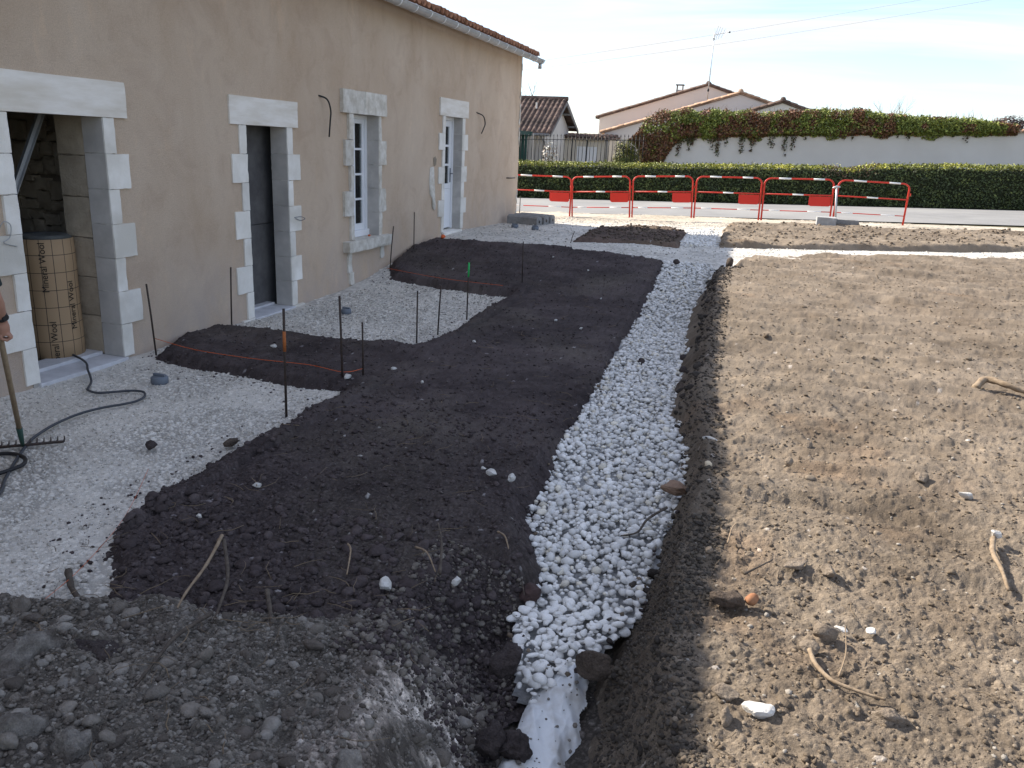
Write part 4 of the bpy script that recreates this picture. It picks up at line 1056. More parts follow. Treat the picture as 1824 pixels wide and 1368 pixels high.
for (zz, da) in ((.88, -.12), (.18, -.02), (.53, .75)):
    c = bpy.data.curves.new('printed_words', 'FONT'); c.body = 'Mineral Wool'; c.size = .078; c.extrude = .0004; c.align_x = 'CENTER'; c.align_y = 'CENTER'; c.materials.append(M['ink'])
    tf = bpy.data.objects.new('printed_words', c); COL.objects.link(tf); bpy.context.view_layer.update(); tme = bpy.data.meshes.new_from_object(tf); bpy.data.objects.remove(tf); tme.name = 'printed_words'; t_ = bpy.data.objects.new('printed_words', tme); a = ca + da
    t_.location = ((rr + .006) * math.cos(a), (rr + .006) * math.sin(a), zz)
    t_.rotation_euler = Euler((R_(90), R_(-90), a + R_(90)), 'XYZ'); link(t_, roll)
    t_.rotation_euler = (Matrix.Rotation(a + R_(90), 3, 'Z') @ Matrix.Rotation(R_(90), 3, 'X') @ Matrix.Rotation(R_(90), 3, 'Z')).to_euler()
d_ = Vector((-6.10, 5.50, 1.50)); u_ = Vector((-6.10, 5.90, 2.20))
rail = MB(); n_ = (u_ - d_).normalized(); sd = Vector((0, n_.z, -n_.y))
for (w0, w1, x0, x1) in ((-.03, .03, 0, .004), (-.03, -.026, .004, .03), (.026, .03, .004, .03)):
    vs = []
    for p in (d_ - n_ * .35, u_ + n_ * .15):
        for (w, xx) in ((w0, x0), (w1, x0), (w1, x1), (w0, x1)): vs.append(p + sd * w + Vector((xx, 0, 0)))
    rail.add(vs, [(0, 1, 2, 3), (7, 6, 5, 4), (0, 4, 5, 1), (1, 5, 6, 2), (2, 6, 7, 3), (3, 7, 4, 0)])
rail.tube([(-6.094, 5.62, 1.71), (-6.088, 5.62, 1.71)], .012, 8)
tag(rail.build('metal_rail', M['zinc']), 'grey metal rail leaning across the top of the wide doorway', 'metal rail')

# ------------------------------------------------------------------ stakes, string, small site things
def stake(label, b, t, r=.0085, paint=None):
    s = thing('steel_stake', label, 'stake', b, 'steel stakes driven in along the beds')
    b = Vector(b); t = Vector(t)
    MB().tube([b - Vector((0, 0, .12)), b.lerp(t, .5), t], r, 8).build('rod', M['steel'], s, True)
    if paint:
        m, k0, k1 = paint
        MB().tube([b.lerp(t, k0), b.lerp(t, k1)], r + .0025, 8).build('paint_mark', m, s, True)
stake('dark steel stake by the wide doorway where the orange string starts', (-5.406, 6.262, .05), (-5.402, 6.20, .70))
stake('dark steel stake against the wall left of the dark doorway', (-5.442, 7.495, .05), (-5.42, 7.51, .691))
stake('tall rusty steel stake with orange middle at the gravel edge', (-3.302, 5.163, .0), (-3.294, 5.168, .854), .010, (M['rust'], .62, .80))
stake('tall dark steel stake at the corner of near gravel and bed', (-3.331, 6.115, .0), (-3.345, 6.105, .796), .010)
stake('short steel stake with orange string tied to its foot', (-3.232, 6.307, .05), (-3.236, 6.307, .541))
stake('steel stake at the near corner of the second gravel patch', (-3.38, 7.838, .0), (-3.375, 7.838, .572), .009)
stake('leaning steel stake on the edge of the second gravel patch', (-3.333, 8.311, .0), (-3.30, 8.317, .567), .009)
stake('steel stake with bright green top by the second gravel patch', (-3.312, 9.211, .0), (-3.30, 9.209, .709), .009, (M['green_paint'], .76, 1.002))
stake('thin steel stake standing alone in the middle of the far bed', (-3.179, 11.156, .17), (-3.19, 11.15, .789), .008)
stake('slanting steel stake against the wall below the window', (-5.399, 11.444, .2), (-5.346, 11.469, .829))
stake('steel stake against the wall between window and glazed door', (-5.421, 12.414, .34), (-5.418, 12.415, .977))
stake('thin stake standing at the far corner of the house', (-5.48, 18.72, .42), (-5.48, 18.72, .95), .010)
tag(MB().tube([(-3.219, 14.313, .44), (-3.19, 14.32, .58), (-3.16, 14.33, .67)], .007, 6).build('stick', M['root_dark'], smooth=True), 'short dark stick poking out of the far gravel path', 'stick')
st = smooth_path([(-5.40, 6.25, .17), (-4.84, 6.12, .15), (-4.23, 6.13, .135), (-3.70, 6.18, .13), (-3.33, 6.115, .125), (-3.235, 6.305, .12)], 4)
tag(MB().tube(st, .0028, 5).build('marking_string', M['orange'], smooth=True), 'orange marking string along the near edge of the first bed', 'string')
tag(MB().tube(smooth_path([(-5.30, 11.12, .24), (-4.3, 10.85, .21), (-3.35, 10.78, .20)], 4), .0026, 5).build('marking_string', M['orange'], smooth=True), 'orange marking string on the edge below the far bed', 'string')
tag(MB().tube(smooth_path([(-2.78, 2.42, .1), (-2.95, 2.8, .03), (-3.15, 3.3, .03), (-3.5, 3.9, .03)], 6), .0012, 5).build('marking_string', M['orange'], smooth=True), 'orange marking string lying on the near gravel', 'string')
def cap(label, p, s=1.0, rz=0):
    c = thing('drain_cap', label, 'drain cap', p, 'grey plastic caps on the gravel')
    MB().lathe([(.058 * s, -.02), (.062 * s, .0), (.062 * s, .035 * s), (.052 * s, .045 * s)], p, 20).build('body', M['grey_plastic'], c, True, )
    m = MB().box(p[0] - .05 * s, p[0] + .05 * s, p[1] - .012, p[1] + .012, p[2] + .044 * s, p[2] + .064 * s); m.build('grip', M['grey_plastic'], c, bevel=.004)
cap('grey plastic drain cap on the near gravel beside the cable', (-4.739, 5.502, .02), 1.15)
cap('grey plastic drain cap on the second gravel patch by a stake', (-4.767, 8.866, .02), 1.0)
cap('small dark plastic cap on far gravel, nearer the house', (-4.888, 16.395, .46), 1.2)
cap('small dark plastic cap on far gravel below the kerb stones', (-4.431, 16.323, .46), 1.2)
def lump(name, label, cat, p, s, m, seed, sub=3, planes=5, rough=.10, rz=None, group=None, smooth=True, tilt=0.0, sink=.36):
    V, F = rock_shape(sub, seed, .3, planes + 5, 1.0); V = roughen(V, rough, 2.4, seed); sub_r = .7 if 'clod' in label or 'rock' in label or 'lump' in label else .4; V = roughen(V, rough * sub_r, 6.0, seed + 9); V = roughen(V, rough * sub_r * .5, 15.0, seed + 17)
    V = V * np.array(s) @ rotm(tilt, tilt * .6, rz if rz is not None else (seed * 1.7) % 6.28).T
    o = mesh_np(name, V, F, m, None, smooth, loc=(p[0], p[1], p[2] + s[2] * (1 - 2 * sink)))
    return tag(o, label, cat, group)
lump('orange_cap', 'crumpled orange plastic piece at the wall end of the far bed', 'plastic piece', (-5.258, 13.321, .51), (.085, .05, .035), M['orange'], 3, 2, 6, .1)
lump('orange_cap', 'orange plastic piece lying on the window sill', 'plastic piece', (-5.60, 11.16, .695), (.03, .06, .02), M['orange'], 4, 2, 6, .1)
hz = lambda x, y: float(zg(np.array(x), np.array(y)))
hose = [(-6.2, 5.70, .04), (-5.95, 5.737, .075), (-5.789, 5.705, .065), (-5.60, 5.60, .06), (-5.47, 5.48, .045), (-5.232, 5.267, .03), (-5.11, 5.108, .03), (-5.057, 5.046, .03), (-4.932, 5.02, .03), (-4.838, 5.098, .03), (-4.742, 5.177, .03), (-4.642, 5.189, .03), (-4.549, 5.098, .03), (-4.519, 4.982, .03), (-4.554, 4.872, .03), (-4.634, 4.729, .03), (-4.673, 4.55, .03), (-4.654, 4.325, .03), (-4.594, 4.122, .03), (-4.524, 3.973, .03), (-4.352, 3.717, .03), (-4.157, 3.457, .03), (-3.982, 3.225, .03), (-4.0, 2.9, .03)]
tag(MB().tube(smooth_path(hose, 5), .0100, 8).build('power_cable', M['hose'], smooth=True), 'dark power cable snaking from the wide doorway across the gravel', 'cable')
loop = [(-4.9, 3.6, .03), (-4.586, 3.701, .03), (-4.517, 3.741, .03), (-4.438, 3.775, .03), (-4.331, 3.747, .035), (-4.258, 3.696, .04), (-4.217, 3.633, .04), (-4.219, 3.553, .04), (-4.221, 3.476, .045), (-4.238, 3.395, .04), (-4.35, 3.3, .03), (-4.6, 3.2, .03)]
tag(MB().tube(smooth_path(loop, 5), .013, 8).build('cable_loop', M['black_rubber'], smooth=True), 'black cable loop lying on the gravel behind the rake head', 'cable')

# kerb stones at the house corner
def kerb(label, c, rz, L, bend):
    k = thing('kerb_stone', label, 'kerb stone', c, 'grey kerb stones by the house corner', (0, 0, rz), world=False)
    m = MB(); n = 8; vs = []; fs = []
    for i in range(n + 1):
        t = i / n - .5; off = bend * math.cos(math.pi * t)
        for (w, h2_) in ((-.11, -.03), (.11, -.03), (.11, .15), (.05, .19), (-.05, .19), (-.11, .15)): vs.append((t * L, off + w, h2_))
    for i in range(n):
        for j in range(6): fs.append((i * 6 + j, i * 6 + (j + 1) % 6, (i + 1) * 6 + (j + 1) % 6, (i + 1) * 6 + j))
    fs += [tuple(range(5, -1, -1)), tuple(n * 6 + j for j in range(6))]
    m.add(vs, fs); m.build('kerb_body', M['kerb'], k, bevel=.008)
    MB().tube([(L / 2 - .01, bend * 0, .08), (L / 2 + .002, 0, .08)], .035, 10).build('end_socket', M['black_rubber'], k)
kerb('curved grey kerb stone, nearest of the three by the house corner', (-5.02, 17.55, .43), R_(-16), .78, .06)
kerb('grey kerb stone, middle one of the three by the corner', (-4.98, 17.95, .43), R_(-14), .80, .05)
kerb('grey kerb stone, farthest of the three by the corner', (-4.95, 18.35, .42), R_(-12), .82, .04)

# ------------------------------------------------------------------ roots and sticks
def root(label, pts, r, m, name='root', cat='root', lift=.012, zf=None):
    P = smooth_path([(p[0], p[1], (float(zf(np.array(p[0]), np.array(p[1]))) if zf else p[2]) + lift + (p[3] if len(p) > 3 else 0)) for p in pts], 5)
    n = len(P); rs = [r * (1 - .55 * i / n) * (1 + .12 * math.sin(i * 2.1)) for i in range(n)]
    o = MB().tube(P, rs, 7).build(name, m, smooth=True); return tag(o, label, cat)
zt1 = lambda x, y: zt(x, y)
zs1 = lambda x, y: zs(x, y) + .02
zr1 = lambda x, y: zr(x, y) + .02
root('thick pale root running off the right side of brown soil', [(1.90, 7.46, 0), (2.0, 7.6, 0, .05), (2.139, 7.498, 0, .05), (2.273, 7.463, 0, .02), (2.45, 7.40, 0, .03)], .034, M['root'], lift=.03, zf=zt1)
root('curved brown root between round stone and clod on brown soil', [(0.407, 3.17, 0), (0.424, 3.077, 0), (0.472, 2.993, 0), (0.522, 2.964, 0), (0.601, 2.941, 0), (0.669, 2.931, 0)], .011, M['root'], lift=.035, zf=zt1)
root('light peeled root below a white stone at the right', [(1.416, 4.618, 0), (1.354, 4.373, 0, .03), (1.353, 4.197, 0, .03), (1.354, 4.045, 0)], .016, M['root'], lift=.02, zf=zt1)
root('thin upright twig beside the round stone on brown soil', [(0.514, 3.053, 0), (0.55, 3.2, 0, .02), (0.55, 3.329, 0, .07)], .004, M['root'], 'twig', 'twig', zf=zt1)
root('small dark twig flat on brown soil near the trench', [(0.13, 3.735, 0), (0.182, 3.812, 0), (0.262, 3.93, 0)], .007, M['root_dark'], 'twig', 'twig', .025, zf=zt1)
root('small straw coloured twig near the shaded trench edge', [(0.036, 4.028, 0), (0.049, 4.2, 0), (0.069, 4.275, 0)], .005, M['root'], 'twig', 'twig', .025, zf=zt1)
root('hooked pale root arching over the dark bed', [(-2.413, 3.122, 0), (-2.33, 3.04, 0, .08), (-2.261, 2.83, 0, .05), (-2.218, 2.64, 0, .03), (-2.194, 2.532, 0)], .010, M['root'], lift=.03, zf=zs1)
root('long forked root hanging down the dark bed', [(-2.31, 3.03, 0, .07), (-2.112, 2.783, 0, .05), (-2.02, 2.6, 0, .03), (-1.987, 2.499, 0)], .010, M['root_dark'], lift=.03, zf=zs1)
root('long dark root trailing down the rubble bank', [(-1.987, 2.499, 0), (-1.98, 2.28, 0), (-1.93, 2.12, 0), (-1.86, 1.92, 0)], .010, M['root_dark'], lift=.02, zf=zr1)
root('knotty dark root at the foot of the dark bed', [(-1.898, 2.765, 0, .03), (-1.787, 2.619, 0, .03), (-1.74, 2.55, 0)], .012, M['root_dark'], lift=.03, zf=zs1)
root('short brown root lying below the knotty one', [(-1.748, 2.568, 0), (-1.666, 2.543, 0, .01), (-1.60, 2.532, 0)], .011, M['root'], lift=.02, zf=zs1)
root('short charred stick lying on the near white gravel', [(-2.96, 2.72, 0), (-2.82, 2.60, 0), (-2.68, 2.52, 0)], .018, M['root_dark'], 'stick', 'stick', .02, zf=lambda x, y: zg(x, y) + .02)
root('thin curved root on the crest of the dark bed', [(-1.802, 3.334, 0), (-1.722, 3.212, 0, .04), (-1.664, 3.063, 0)], .006, M['root'], lift=.03, zf=zs1)
root('thin root on the crest left of the pebbles', [(-1.474, 3.432, 0), (-1.377, 3.348, 0, .03), (-1.287, 3.238, 0)], .006, M['root'], lift=.03, zf=zs1)
root('upright forked root near the left pebble edge', [(-1.267, 3.246, 0), (-1.34, 3.45, 0, .05), (-1.437, 3.645, 0, .05)], .008, M['root_dark'], lift=.02, zf=zs1)
root('tuft of dry root fibres at the left pebble edge', [(-1.138, 3.75, 0), (-1.06, 3.62, 0, .05), (-1.017, 3.551, 0, .02)], .006, M['root'], lift=.03, zf=zs1)
root('black crooked twig lying across the right pebble edge', [(-0.33, 4.52, .0), (-0.42, 4.36, -.02), (-0.46, 4.25, -.06), (-0.55, 4.23, -.09)], .009, M['root_dark'], 'twig', 'twig', .06, zf=None)
root('thin black twig lying among the near pebbles', [(-1.04, 3.85, -.12), (-.98, 3.70, -.135), (-.93, 3.58, -.15)], .005, M['root_dark'], 'twig', 'twig', .02)
root('broken orange tinged lath lying on the far soil strip', [(2.824, 20.05, .63), (3.0, 20.3, .64), (3.176, 20.507, .64)], .016, mat('orange lath', (.45, .26, .16), rough=.9), 'lath', 'stick', .03)

# ------------------------------------------------------------------ stones and clods that stand out
def S_(label, p, s, m, seed, **k):
    k.setdefault('sub', 4); k['rough'] = max(k.get('rough', .10), .10 if 'stone' not in label else .05)
    return lump('rock' if 'clod' not in label else 'soil_clod', label, 'rock' if 'clod' not in label else 'clod', p, s, m, seed, **k)
S_('large grey rock wedged at the bottom of the trench mouth', (-.77, 2.32, -.30), (.13, .12, .13), M['rock'], 11, rough=.14, sub=4)
S_('dark round clod left of the white cloth', (-.795, 2.64, -.27), (.085, .08, .075), M['rock_dark'], 12, rough=.16)
S_('dark round clod touching the white cloth', (-.715, 2.66, -.28), (.08, .08, .075), M['rock_dark'], 13, rough=.16)
S_('dark clod on the left trench side above the cloth', (-.84, 3.0, -.15), (.075, .07, .08), M['rock_dark'], 14, rough=.15)
S_('smooth brown clod at the right end of the pebbles', (-.475, 3.15, -.16), (.085, .07, .075), M['rock_brown'], 15, rough=.06)
S_('reddish dark clod resting on the near pebbles', (-.93, 3.66, -.17), (.075, .06, .055), mat('reddish clod', (.06, .038, .035), (.085, .055, .05), 10, 1, .6, 50, .02), 16, rough=.08)
S_('brown broken tile piece at the right pebble edge', (-.325, 4.98, -.02), (.13, .065, .04), M['brickish'], 17, rough=.04, planes=9, rz=.7, smooth=False, tilt=.25)
S_('grey brown stone at the right pebble edge further up', (-.50, 7.18, .03), (.085, .075, .07), M['rock_brown'], 18, rough=.06)
S_('black clod lying in the middle of the pebble strip', (-1.0, 8.05, .02), (.05, .05, .04), M['rock_dark'], 19, sub=2)
S_('black clod on the right side of the pebble strip', (-.588, 8.35, .02), (.055, .05, .05), M['rock_dark'], 20, sub=2)
S_('black clod just below another at the right pebble edge', (-.55, 7.85, .02), (.065, .06, .055), M['rock_dark'], 21, sub=2)
S_('small dark clod at the upper left corner of the pebbles', (-1.20, 12.9, .44), (.06, .05, .05), M['rock_dark'], 22, sub=2)
S_('large pale grey rock at the left edge of the rubble', (-2.36, 1.93, .20), (.15, .12, .09), M['rock'], 23, rough=.16, sub=4, sink=.45)
S_('dark clod heap beside the large pale rock', (-2.22, 2.10, .17), (.13, .08, .06), M['rock_dark'], 24, rough=.16)
S_('grey rock in the bottom left corner', (-2.0, 1.56, .25), (.10, .085, .08), M['rock'], 25, rough=.16, sink=.42, sub=4)
S_('jagged grey rock beside the bottom left corner rock', (-1.80, 1.60, .25), (.075, .065, .075), M['rock'], 26, rough=.17, sink=.42, sub=4)
S_('pale chipped stone in the middle of the rubble', (-1.43, 2.0, .17), (.032, .024, .03), M['rock_white'], 27, rough=.08, sub=3)
S_('rounded grey stone at the lower middle of the rubble', (-1.22, 1.86, .19), (.06, .045, .035), M['rock'], 28)
S_('grey lump low down right of the rubble middle', (-1.02, 1.85, .20), (.07, .055, .05), M['rock'], 29, rough=.14)
S_('round dusty stone beside the curved root', (.47, 3.34, .115), (.055, .05, .05), M['rock_tan'], 30, rough=.04)
S_('flat dusty stone left of the round one', (.41, 3.22, .11), (.055, .04, .028), M['rock_tan'], 31, rough=.04)
S_('white chalky broken stone on the near brown soil', (.211, 2.72, .11), (.062, .05, .03), M['rock_white'], 32, rough=.10, sub=3, smooth=False)
S_('oval tan stone left of the white chalky one', (.087, 2.78, .11), (.06, .035, .025), M['rock_tan'], 33)
S_('small bone shaped stone below the oval stone', (.098, 2.64, .11), (.032, .025, .04), M['rock_tan'], 34, rough=.12)
S_('dusty brown clod at the lower end of the curved root', (.68, 2.86, .10), (.075, .06, .05), M['rock_tan'], 35, rough=.12)
S_('orange brown snail shaped stone on brown soil', (.168, 3.51, .12), (.036, .033, .036), mat('rusty stone', (.22, .09, .04), (.34, .17, .09), 14, .8), 36, sub=2)
S_('crumbly brown clod left of the orange brown stone', (.06, 3.48, .11), (.075, .045, .045), M['rock_brown'], 37, rough=.16)
S_('white brick shaped chip on the middle brown soil', (1.398, 5.20, .15), (.062, .026, .03), M['rock_white'], 38, planes=9, rough=.02, sub=2, smooth=False, rz=.2)
S_('white stone above the light peeled root', (1.43, 4.63, .16), (.038, .034, .03), M['rock_white'], 39, sub=2, smooth=False)
S_('brown stone above the white brick shaped chip', (1.17, 5.35, .16), (0.049, 0.045, 0.038), M['rock_tan'], 40)
S_('flat grey brown slab on the near brown soil', (.384, 3.97, .115), (.09, .04, .022), M['rock_tan'], 41)
S_('pale angular stone right of the flat slab', (.53, 3.94, .12), (.045, .035, .03), M['rock_tan'], 42, planes=8)
S_('round brown clod in the middle brown soil', (.366, 5.32, .155), (0.038, 0.034, 0.034), M['rock_tan'], 43, sub=2)
S_('grey clod just above the round brown one', (.50, 5.66, .17), (0.041, 0.038, 0.034), M['rock_tan'], 44, sub=2)
S_('small round stone near the shaded trench edge', (-.05, 3.93, .115), (.028, .026, .026), M['rock_tan'], 45, sub=2)
S_('pale long stone low on the shaded trench edge', (-.20, 6.95, .20), (.085, .035, .03), M['rock_white'], 46, sub=2)
S_('cream stone at the sunlit trench edge', (-.14, 5.1, .14), (.035, .03, .028), mat('cream stone', (.6, .5, .36), rough=.9), 47, sub=2)
S_('small white stone in the shade beside the trench', (-.16, 5.55, .15), (.06, .03, .03), M['rock_white'], 48, sub=2)
S_('upright brown clod at the corner of the brown soil', (-.387, 13.0, .47), (.07, .06, .10), M['rock_brown'], 49, sub=2)
S_('dark clod with white patch on the far soil strip', (.36, 18.67, .53), (.15, .09, .07), M['rock_dark'], 50, sub=2)
S_('black stone left of the concrete block', (1.013, 19.13, .55), (.12, .08, .06), M['rock_dark'], 51, sub=2)
S_('pale round stone behind the black stone', (.80, 20.0, .56), (.09, .08, .07), M['rock_tan'], 52, sub=2)
S_('white angular stone at the foot of the dark bed', (-1.47, 3.08, .085), (.032, .028, .04), M['rock_white'], 53, sub=2, planes=8, smooth=False)
S_('white rounded stone on the bank above the trench', (-1.17, 3.22, .085), (.028, .026, .032), M['rock_white'], 54, sub=2, smooth=False)
S_('large white stone on the dark bed by the pebble edge', (-1.44, 4.55, .085), (.055, .035, .03), M['rock_white'], 55, sub=2, smooth=False)
S_('second white stone right beside the pebble edge', (-1.30, 4.53, .08), (.034, .026, .03), M['rock_white'], 56, sub=2, smooth=False)
S_('white cylinder shaped stone on the first bed', (-4.40, 6.70, .10), (.05, .03, .028), M['rock_white'], 57, sub=2, smooth=False)
S_('white pebble at the foot of the tall stake', (-3.27, 6.10, .09), (.045, .03, .03), M['rock_white'], 58, sub=2, smooth=False)
S_('lone black clod on the near white gravel', (-3.75, 4.22, .03), (.045, .04, .035), M['rock_dark'], 59, sub=2)
S_('lone dark clod between gravel and near bed', (-3.30, 4.46, .04), (.06, .045, .035), M['rock_brown'], 60, sub=2)
for i, (x, y, lab) in enumerate([(-2.723, 3.376, 'lone white stone low on the near left of the dark bed'), (-2.642, 6.257, 'white stone on the dark bed right of the short stake'), (-3.05, 6.55, 'white stone on the dark bed just behind the short stake'),
        (-1.52, 4.62, 'small white stone touching the large one on the dark bed'), (-2.235, 9.409, 'white stone on the dark bed right of the green topped stake'), (-2.742, 7.89, 'white stone right of the stake at the second gravel corner'),
        (-1.95, 10.759, 'white stone in the middle of the far dark bed'), (-1.853, 9.091, 'white stone on the dark bed toward the pebble edge'), (-3.119, 12.673, 'white stone right of the thin stake on the far bed'),
        (-2.422, 12.09, 'white stone on the far bed nearest the pebbles'), (-1.915, 13.1, 'white stone at the far edge of the dark bed'), (-2.668, 3.846, 'tiny white stone above the lone one on the near bed')]):
    lump('white_stone', lab, 'stone', (x, y, float(zs(np.array(x), np.array(y))) + .018), (.022 + .008 * (i % 3) / 2, .018, .016), M['rock_white'], 100 + i, sub=2, smooth=False, group='small white stones on the dark bed')
for i, (x, y, lab) in enumerate([(.45, 4.9, 'pale stone on brown soil below the round brown clod'), (1.6, 6.2, 'pale flat stone on brown soil below the thick root'), (1.2, 8.1, 'pale stone on brown soil beyond the thick root level'),
        (2.6, 8.9, 'pale stone far right on the brown soil'), (.55, 3.42, 'white pebble right of the round dusty stone, first of two'), (.68, 3.45, 'white pebble right of the round dusty stone, second of two'),
        (1.35, 3.55, 'pale stone at the right below the peeled root'), (.35, 10.2, 'pale stone in the far left of the brown soil'), (1.7, 12.0, 'pale stone at the far edge of the brown soil'), (2.0, 5.9, 'pale stone at the right edge below the thick root')]):
    lump('pale_stone', lab, 'stone', (x, y, float(zt(np.array(x), np.array(y))) + .008), (.028, .020, .013), M['rock_tan'] if i % 3 == 0 else M['rock_white'], 140 + i, sub=2, smooth=False, group='small pale stones on the brown soil')

# ------------------------------------------------------------------ person with a rake at the left edge
def person():
    H = Vector((-4.10, 3.53, .92))                                 # right fist
    f = Vector((-.72, .69, 0)).normalized(); rt = Vector((f.y, -f.x, 0))
    base = H - rt * .30 - f * .13; base.z = 0
    P = lambda r, fw, z_: base + rt * r + f * fw + Vector((0, 0, z_))
    p = thing('person', 'person in dark tee shirt and wrist watch holding a rake, mostly cut off', 'person', tuple(base))
    body = MB()
    sh_r, el_r = P(.215, -.01, 1.44), P(.285, -.03, 1.15); wr_r = Vector(H) + Vector((.012, -.012, .075))
    sh_l, el_l, wr_l = P(-.205, -.01, 1.44), P(-.25, .16, 1.20), P(-.01, .30, 1.22)
    for s, e, w in ((sh_r, el_r, wr_r), (sh_l, el_l, wr_l)):
        body.tube([s, s.lerp(e, .35), s.lerp(e, .75), e, e.lerp(w, .25), e.lerp(w, .7), w], [.055, .052, .044, .040, .043, .034, .027], 14)
    # fists: palm, four curled fingers, thumb
    ax = (Vector((-4.49, 3.895, 0)) - H).normalized()
    for w, c, sg in ((wr_r, H, 1), (wr_l, P(.10, .33, 1.235), -1)):
        dn = (c - w).normalized(); sd_ = rt * sg
        body.tube([w, w.lerp(c, .5), c + dn * .01], [.027, .036, .033], 12)
        for k in range(4):
            q = c + f * (.028 - .019 * k) + dn * (.022 - .002 * abs(k - 1))
            body.tube([q + sd_ * .022 - dn * .012, q + sd_ * .034 + dn * .012, q + sd_ * .012 + dn * .026, q - sd_ * .014 + dn * .014, q - sd_ * .018 - dn * .006], [.011, .0115, .0105, .010, .008], 8)
        body.tube([c + f * .025 - dn * .02, c + f * .045 - sd_ * .008 + dn * .005, c + f * .038 - sd_ * .025 + dn * .02], [.013, .012, .009], 8)
    body.tube([P(0, 0, 1.38), P(0, .01, 1.48), P(0, .03, 1.56)], [.07, .058, .055], 14)
    body.blob(P(0, .05, 1.66), (.078, .092, .118), 18, 12)
    body.blob(P(0, .075, 1.60), (.055, .06, .062), 14, 8)
    body.tube([P(0, .125, 1.68), P(0, .155, 1.645), P(0, .135, 1.635)], [.010, .015, .012], 8)
    for s in (-1, 1): body.blob(P(.08 * s, .04, 1.655), (.016, .025, .034), 8, 6)
    body.tube([P(-.024, .136, 1.598), P(0, .142, 1.60), P(.024, .136, 1.598)], .008, 6)
    body.tube([P(0, 0, .95), P(0, 0, 1.15), P(0, 0, 1.38)], [.13, .12, .14], 16)
    for s in (-1, 1): body.tube([P(.09 * s, 0, .9), P(.10 * s, .02, .5), P(.10 * s, -.01, .08)], [.08, .055, .04], 12)
    o = body.build('body', M['skin'], p, True)
    rm = o.modifiers.new('skin', 'REMESH'); rm.mode = 'VOXEL'; rm.voxel_size = .006; rm.use_smooth_shade = True
    sm = o.modifiers.new('soft', 'SMOOTH'); sm.iterations = 3
    sh = MB()
    sh.tube([P(0, 0, .90), P(0, 0, 1.0), P(0, -.005, 1.2), P(0, -.005, 1.36), P(0, 0, 1.46), P(0, .005, 1.50)], [.175, .168, .172, .185, .15, .075], 20, sq=.72)
    for s, e in ((sh_r, el_r), (sh_l, el_l)): sh.tube([s.lerp(P(0, 0, 1.44), .35), s, s.lerp(e, .5), s.lerp(e, .82)], [.078, .076, .068, .066], 14)
    o = sh.build('tee_shirt', M['shirt'], p, True); rm = o.modifiers.new('cloth', 'REMESH'); rm.mode = 'VOXEL'; rm.voxel_size = .009; rm.use_smooth_shade = True; sm = o.modifiers.new('soft', 'SMOOTH'); sm.iterations = 4
    tr = MB(); tr.tube([P(0, 0, 1.0), P(0, 0, .9), P(0, -.01, .8)], [.165, .175, .16], 18, sq=.75)
    for s, st_ in ((-1, .12), (1, -.10)): tr.tube([P(.085 * s, 0, .88), P(.105 * s, .03 + st_ * .4, .5), P(.115 * s, st_, .08)], [.098, .078, .066], 14)
    o = tr.build('trousers', M['trouser'], p, True); rm = o.modifiers.new('cloth', 'REMESH'); rm.mode = 'VOXEL'; rm.voxel_size = .011; rm.use_smooth_shade = True; sm = o.modifiers.new('soft', 'SMOOTH'); sm.iterations = 4
    for s, st_ in ((-1, .12), (1, -.10)):
        b = MB(); b.tube([P(.115 * s, st_ - .09, .05), P(.115 * s, st_, .06), P(.117 * s, st_ + .10, .045), P(.12 * s, st_ + .18, .035)], [.040, .052, .048, .03], 12); b.tube([P(.115 * s, st_, .03), P(.115 * s, st_, .14)], [.05, .055], 12); b.build('boot', M['shoe'], p, True)
    hr = MB(); hr.blob(P(0, .03, 1.70), (.088, .098, .095), 18, 10); o = hr.build('hair', M['hair'], p, True)
    wt = MB(); wd = (wr_r - el_r).normalized(); wc = el_r.lerp(wr_r, .82)
    wt.tube([wc - wd * .011, wc + wd * .011], .0365, 18); w_ = wt.build('watch_strap', M['black_rubber'], p, True)
    fd = (rt * .6 - f * .8).normalized()
    d = MB().tube([wc + fd * .030, wc + fd * .046], .019, 14).mesh('watch_face', M['black_rubber']); o = bpy.data.objects.new('watch_face', d); COL.objects.link(o); o.parent = w_
    # the rake
    foot = Vector((-4.492, 3.895, .035)); grip = H + Vector((-.018, -.012, .0))
    top = foot + (grip - foot) * 1.5
    rk = thing('garden_rake', 'steel rake with wooden handle standing on the near gravel', 'rake', tuple(foot))
    MB().tube([foot.lerp(top, .07), foot.lerp(top, .5), top], [.0155, .016, .015], 12).build('handle', M['rake_wood'], rk, True)
    MB().tube([foot.lerp(top, .0), foot.lerp(top, .03), foot.lerp(top, .12)], [.010, .014, .019], 12).build('socket', mat('green rake socket', (.03, .07, .055), rough=.6), rk, True)
    a = Vector((-4.80, 3.62, .03)); b = Vector((-4.325, 4.03, .03)); dr = (b - a).normalized(); nrm = Vector((-dr.y, dr.x, 0))
    a = foot - dr * .33; b = foot + dr * .24; a.z = b.z = .04
    MB().tube([a, b], .010, 8).build('head_bar', M['steel'], rk, True)
    tm = None
    for i in range(15):
        q = a.lerp(b, i / 14)
        if tm is None:
            tm = MB().tube([(0, 0, 0), tuple(nrm * .02 + Vector((0, 0, .004))), tuple(nrm * .05 + Vector((0, 0, -.004))), tuple(nrm * .075 + Vector((0, 0, .014)))], [.006, .006, .005, .003], 6).mesh('tine', M['steel'], True)
        o = bpy.data.objects.new('tine', tm); o.location = q; link(o, rk)
person()

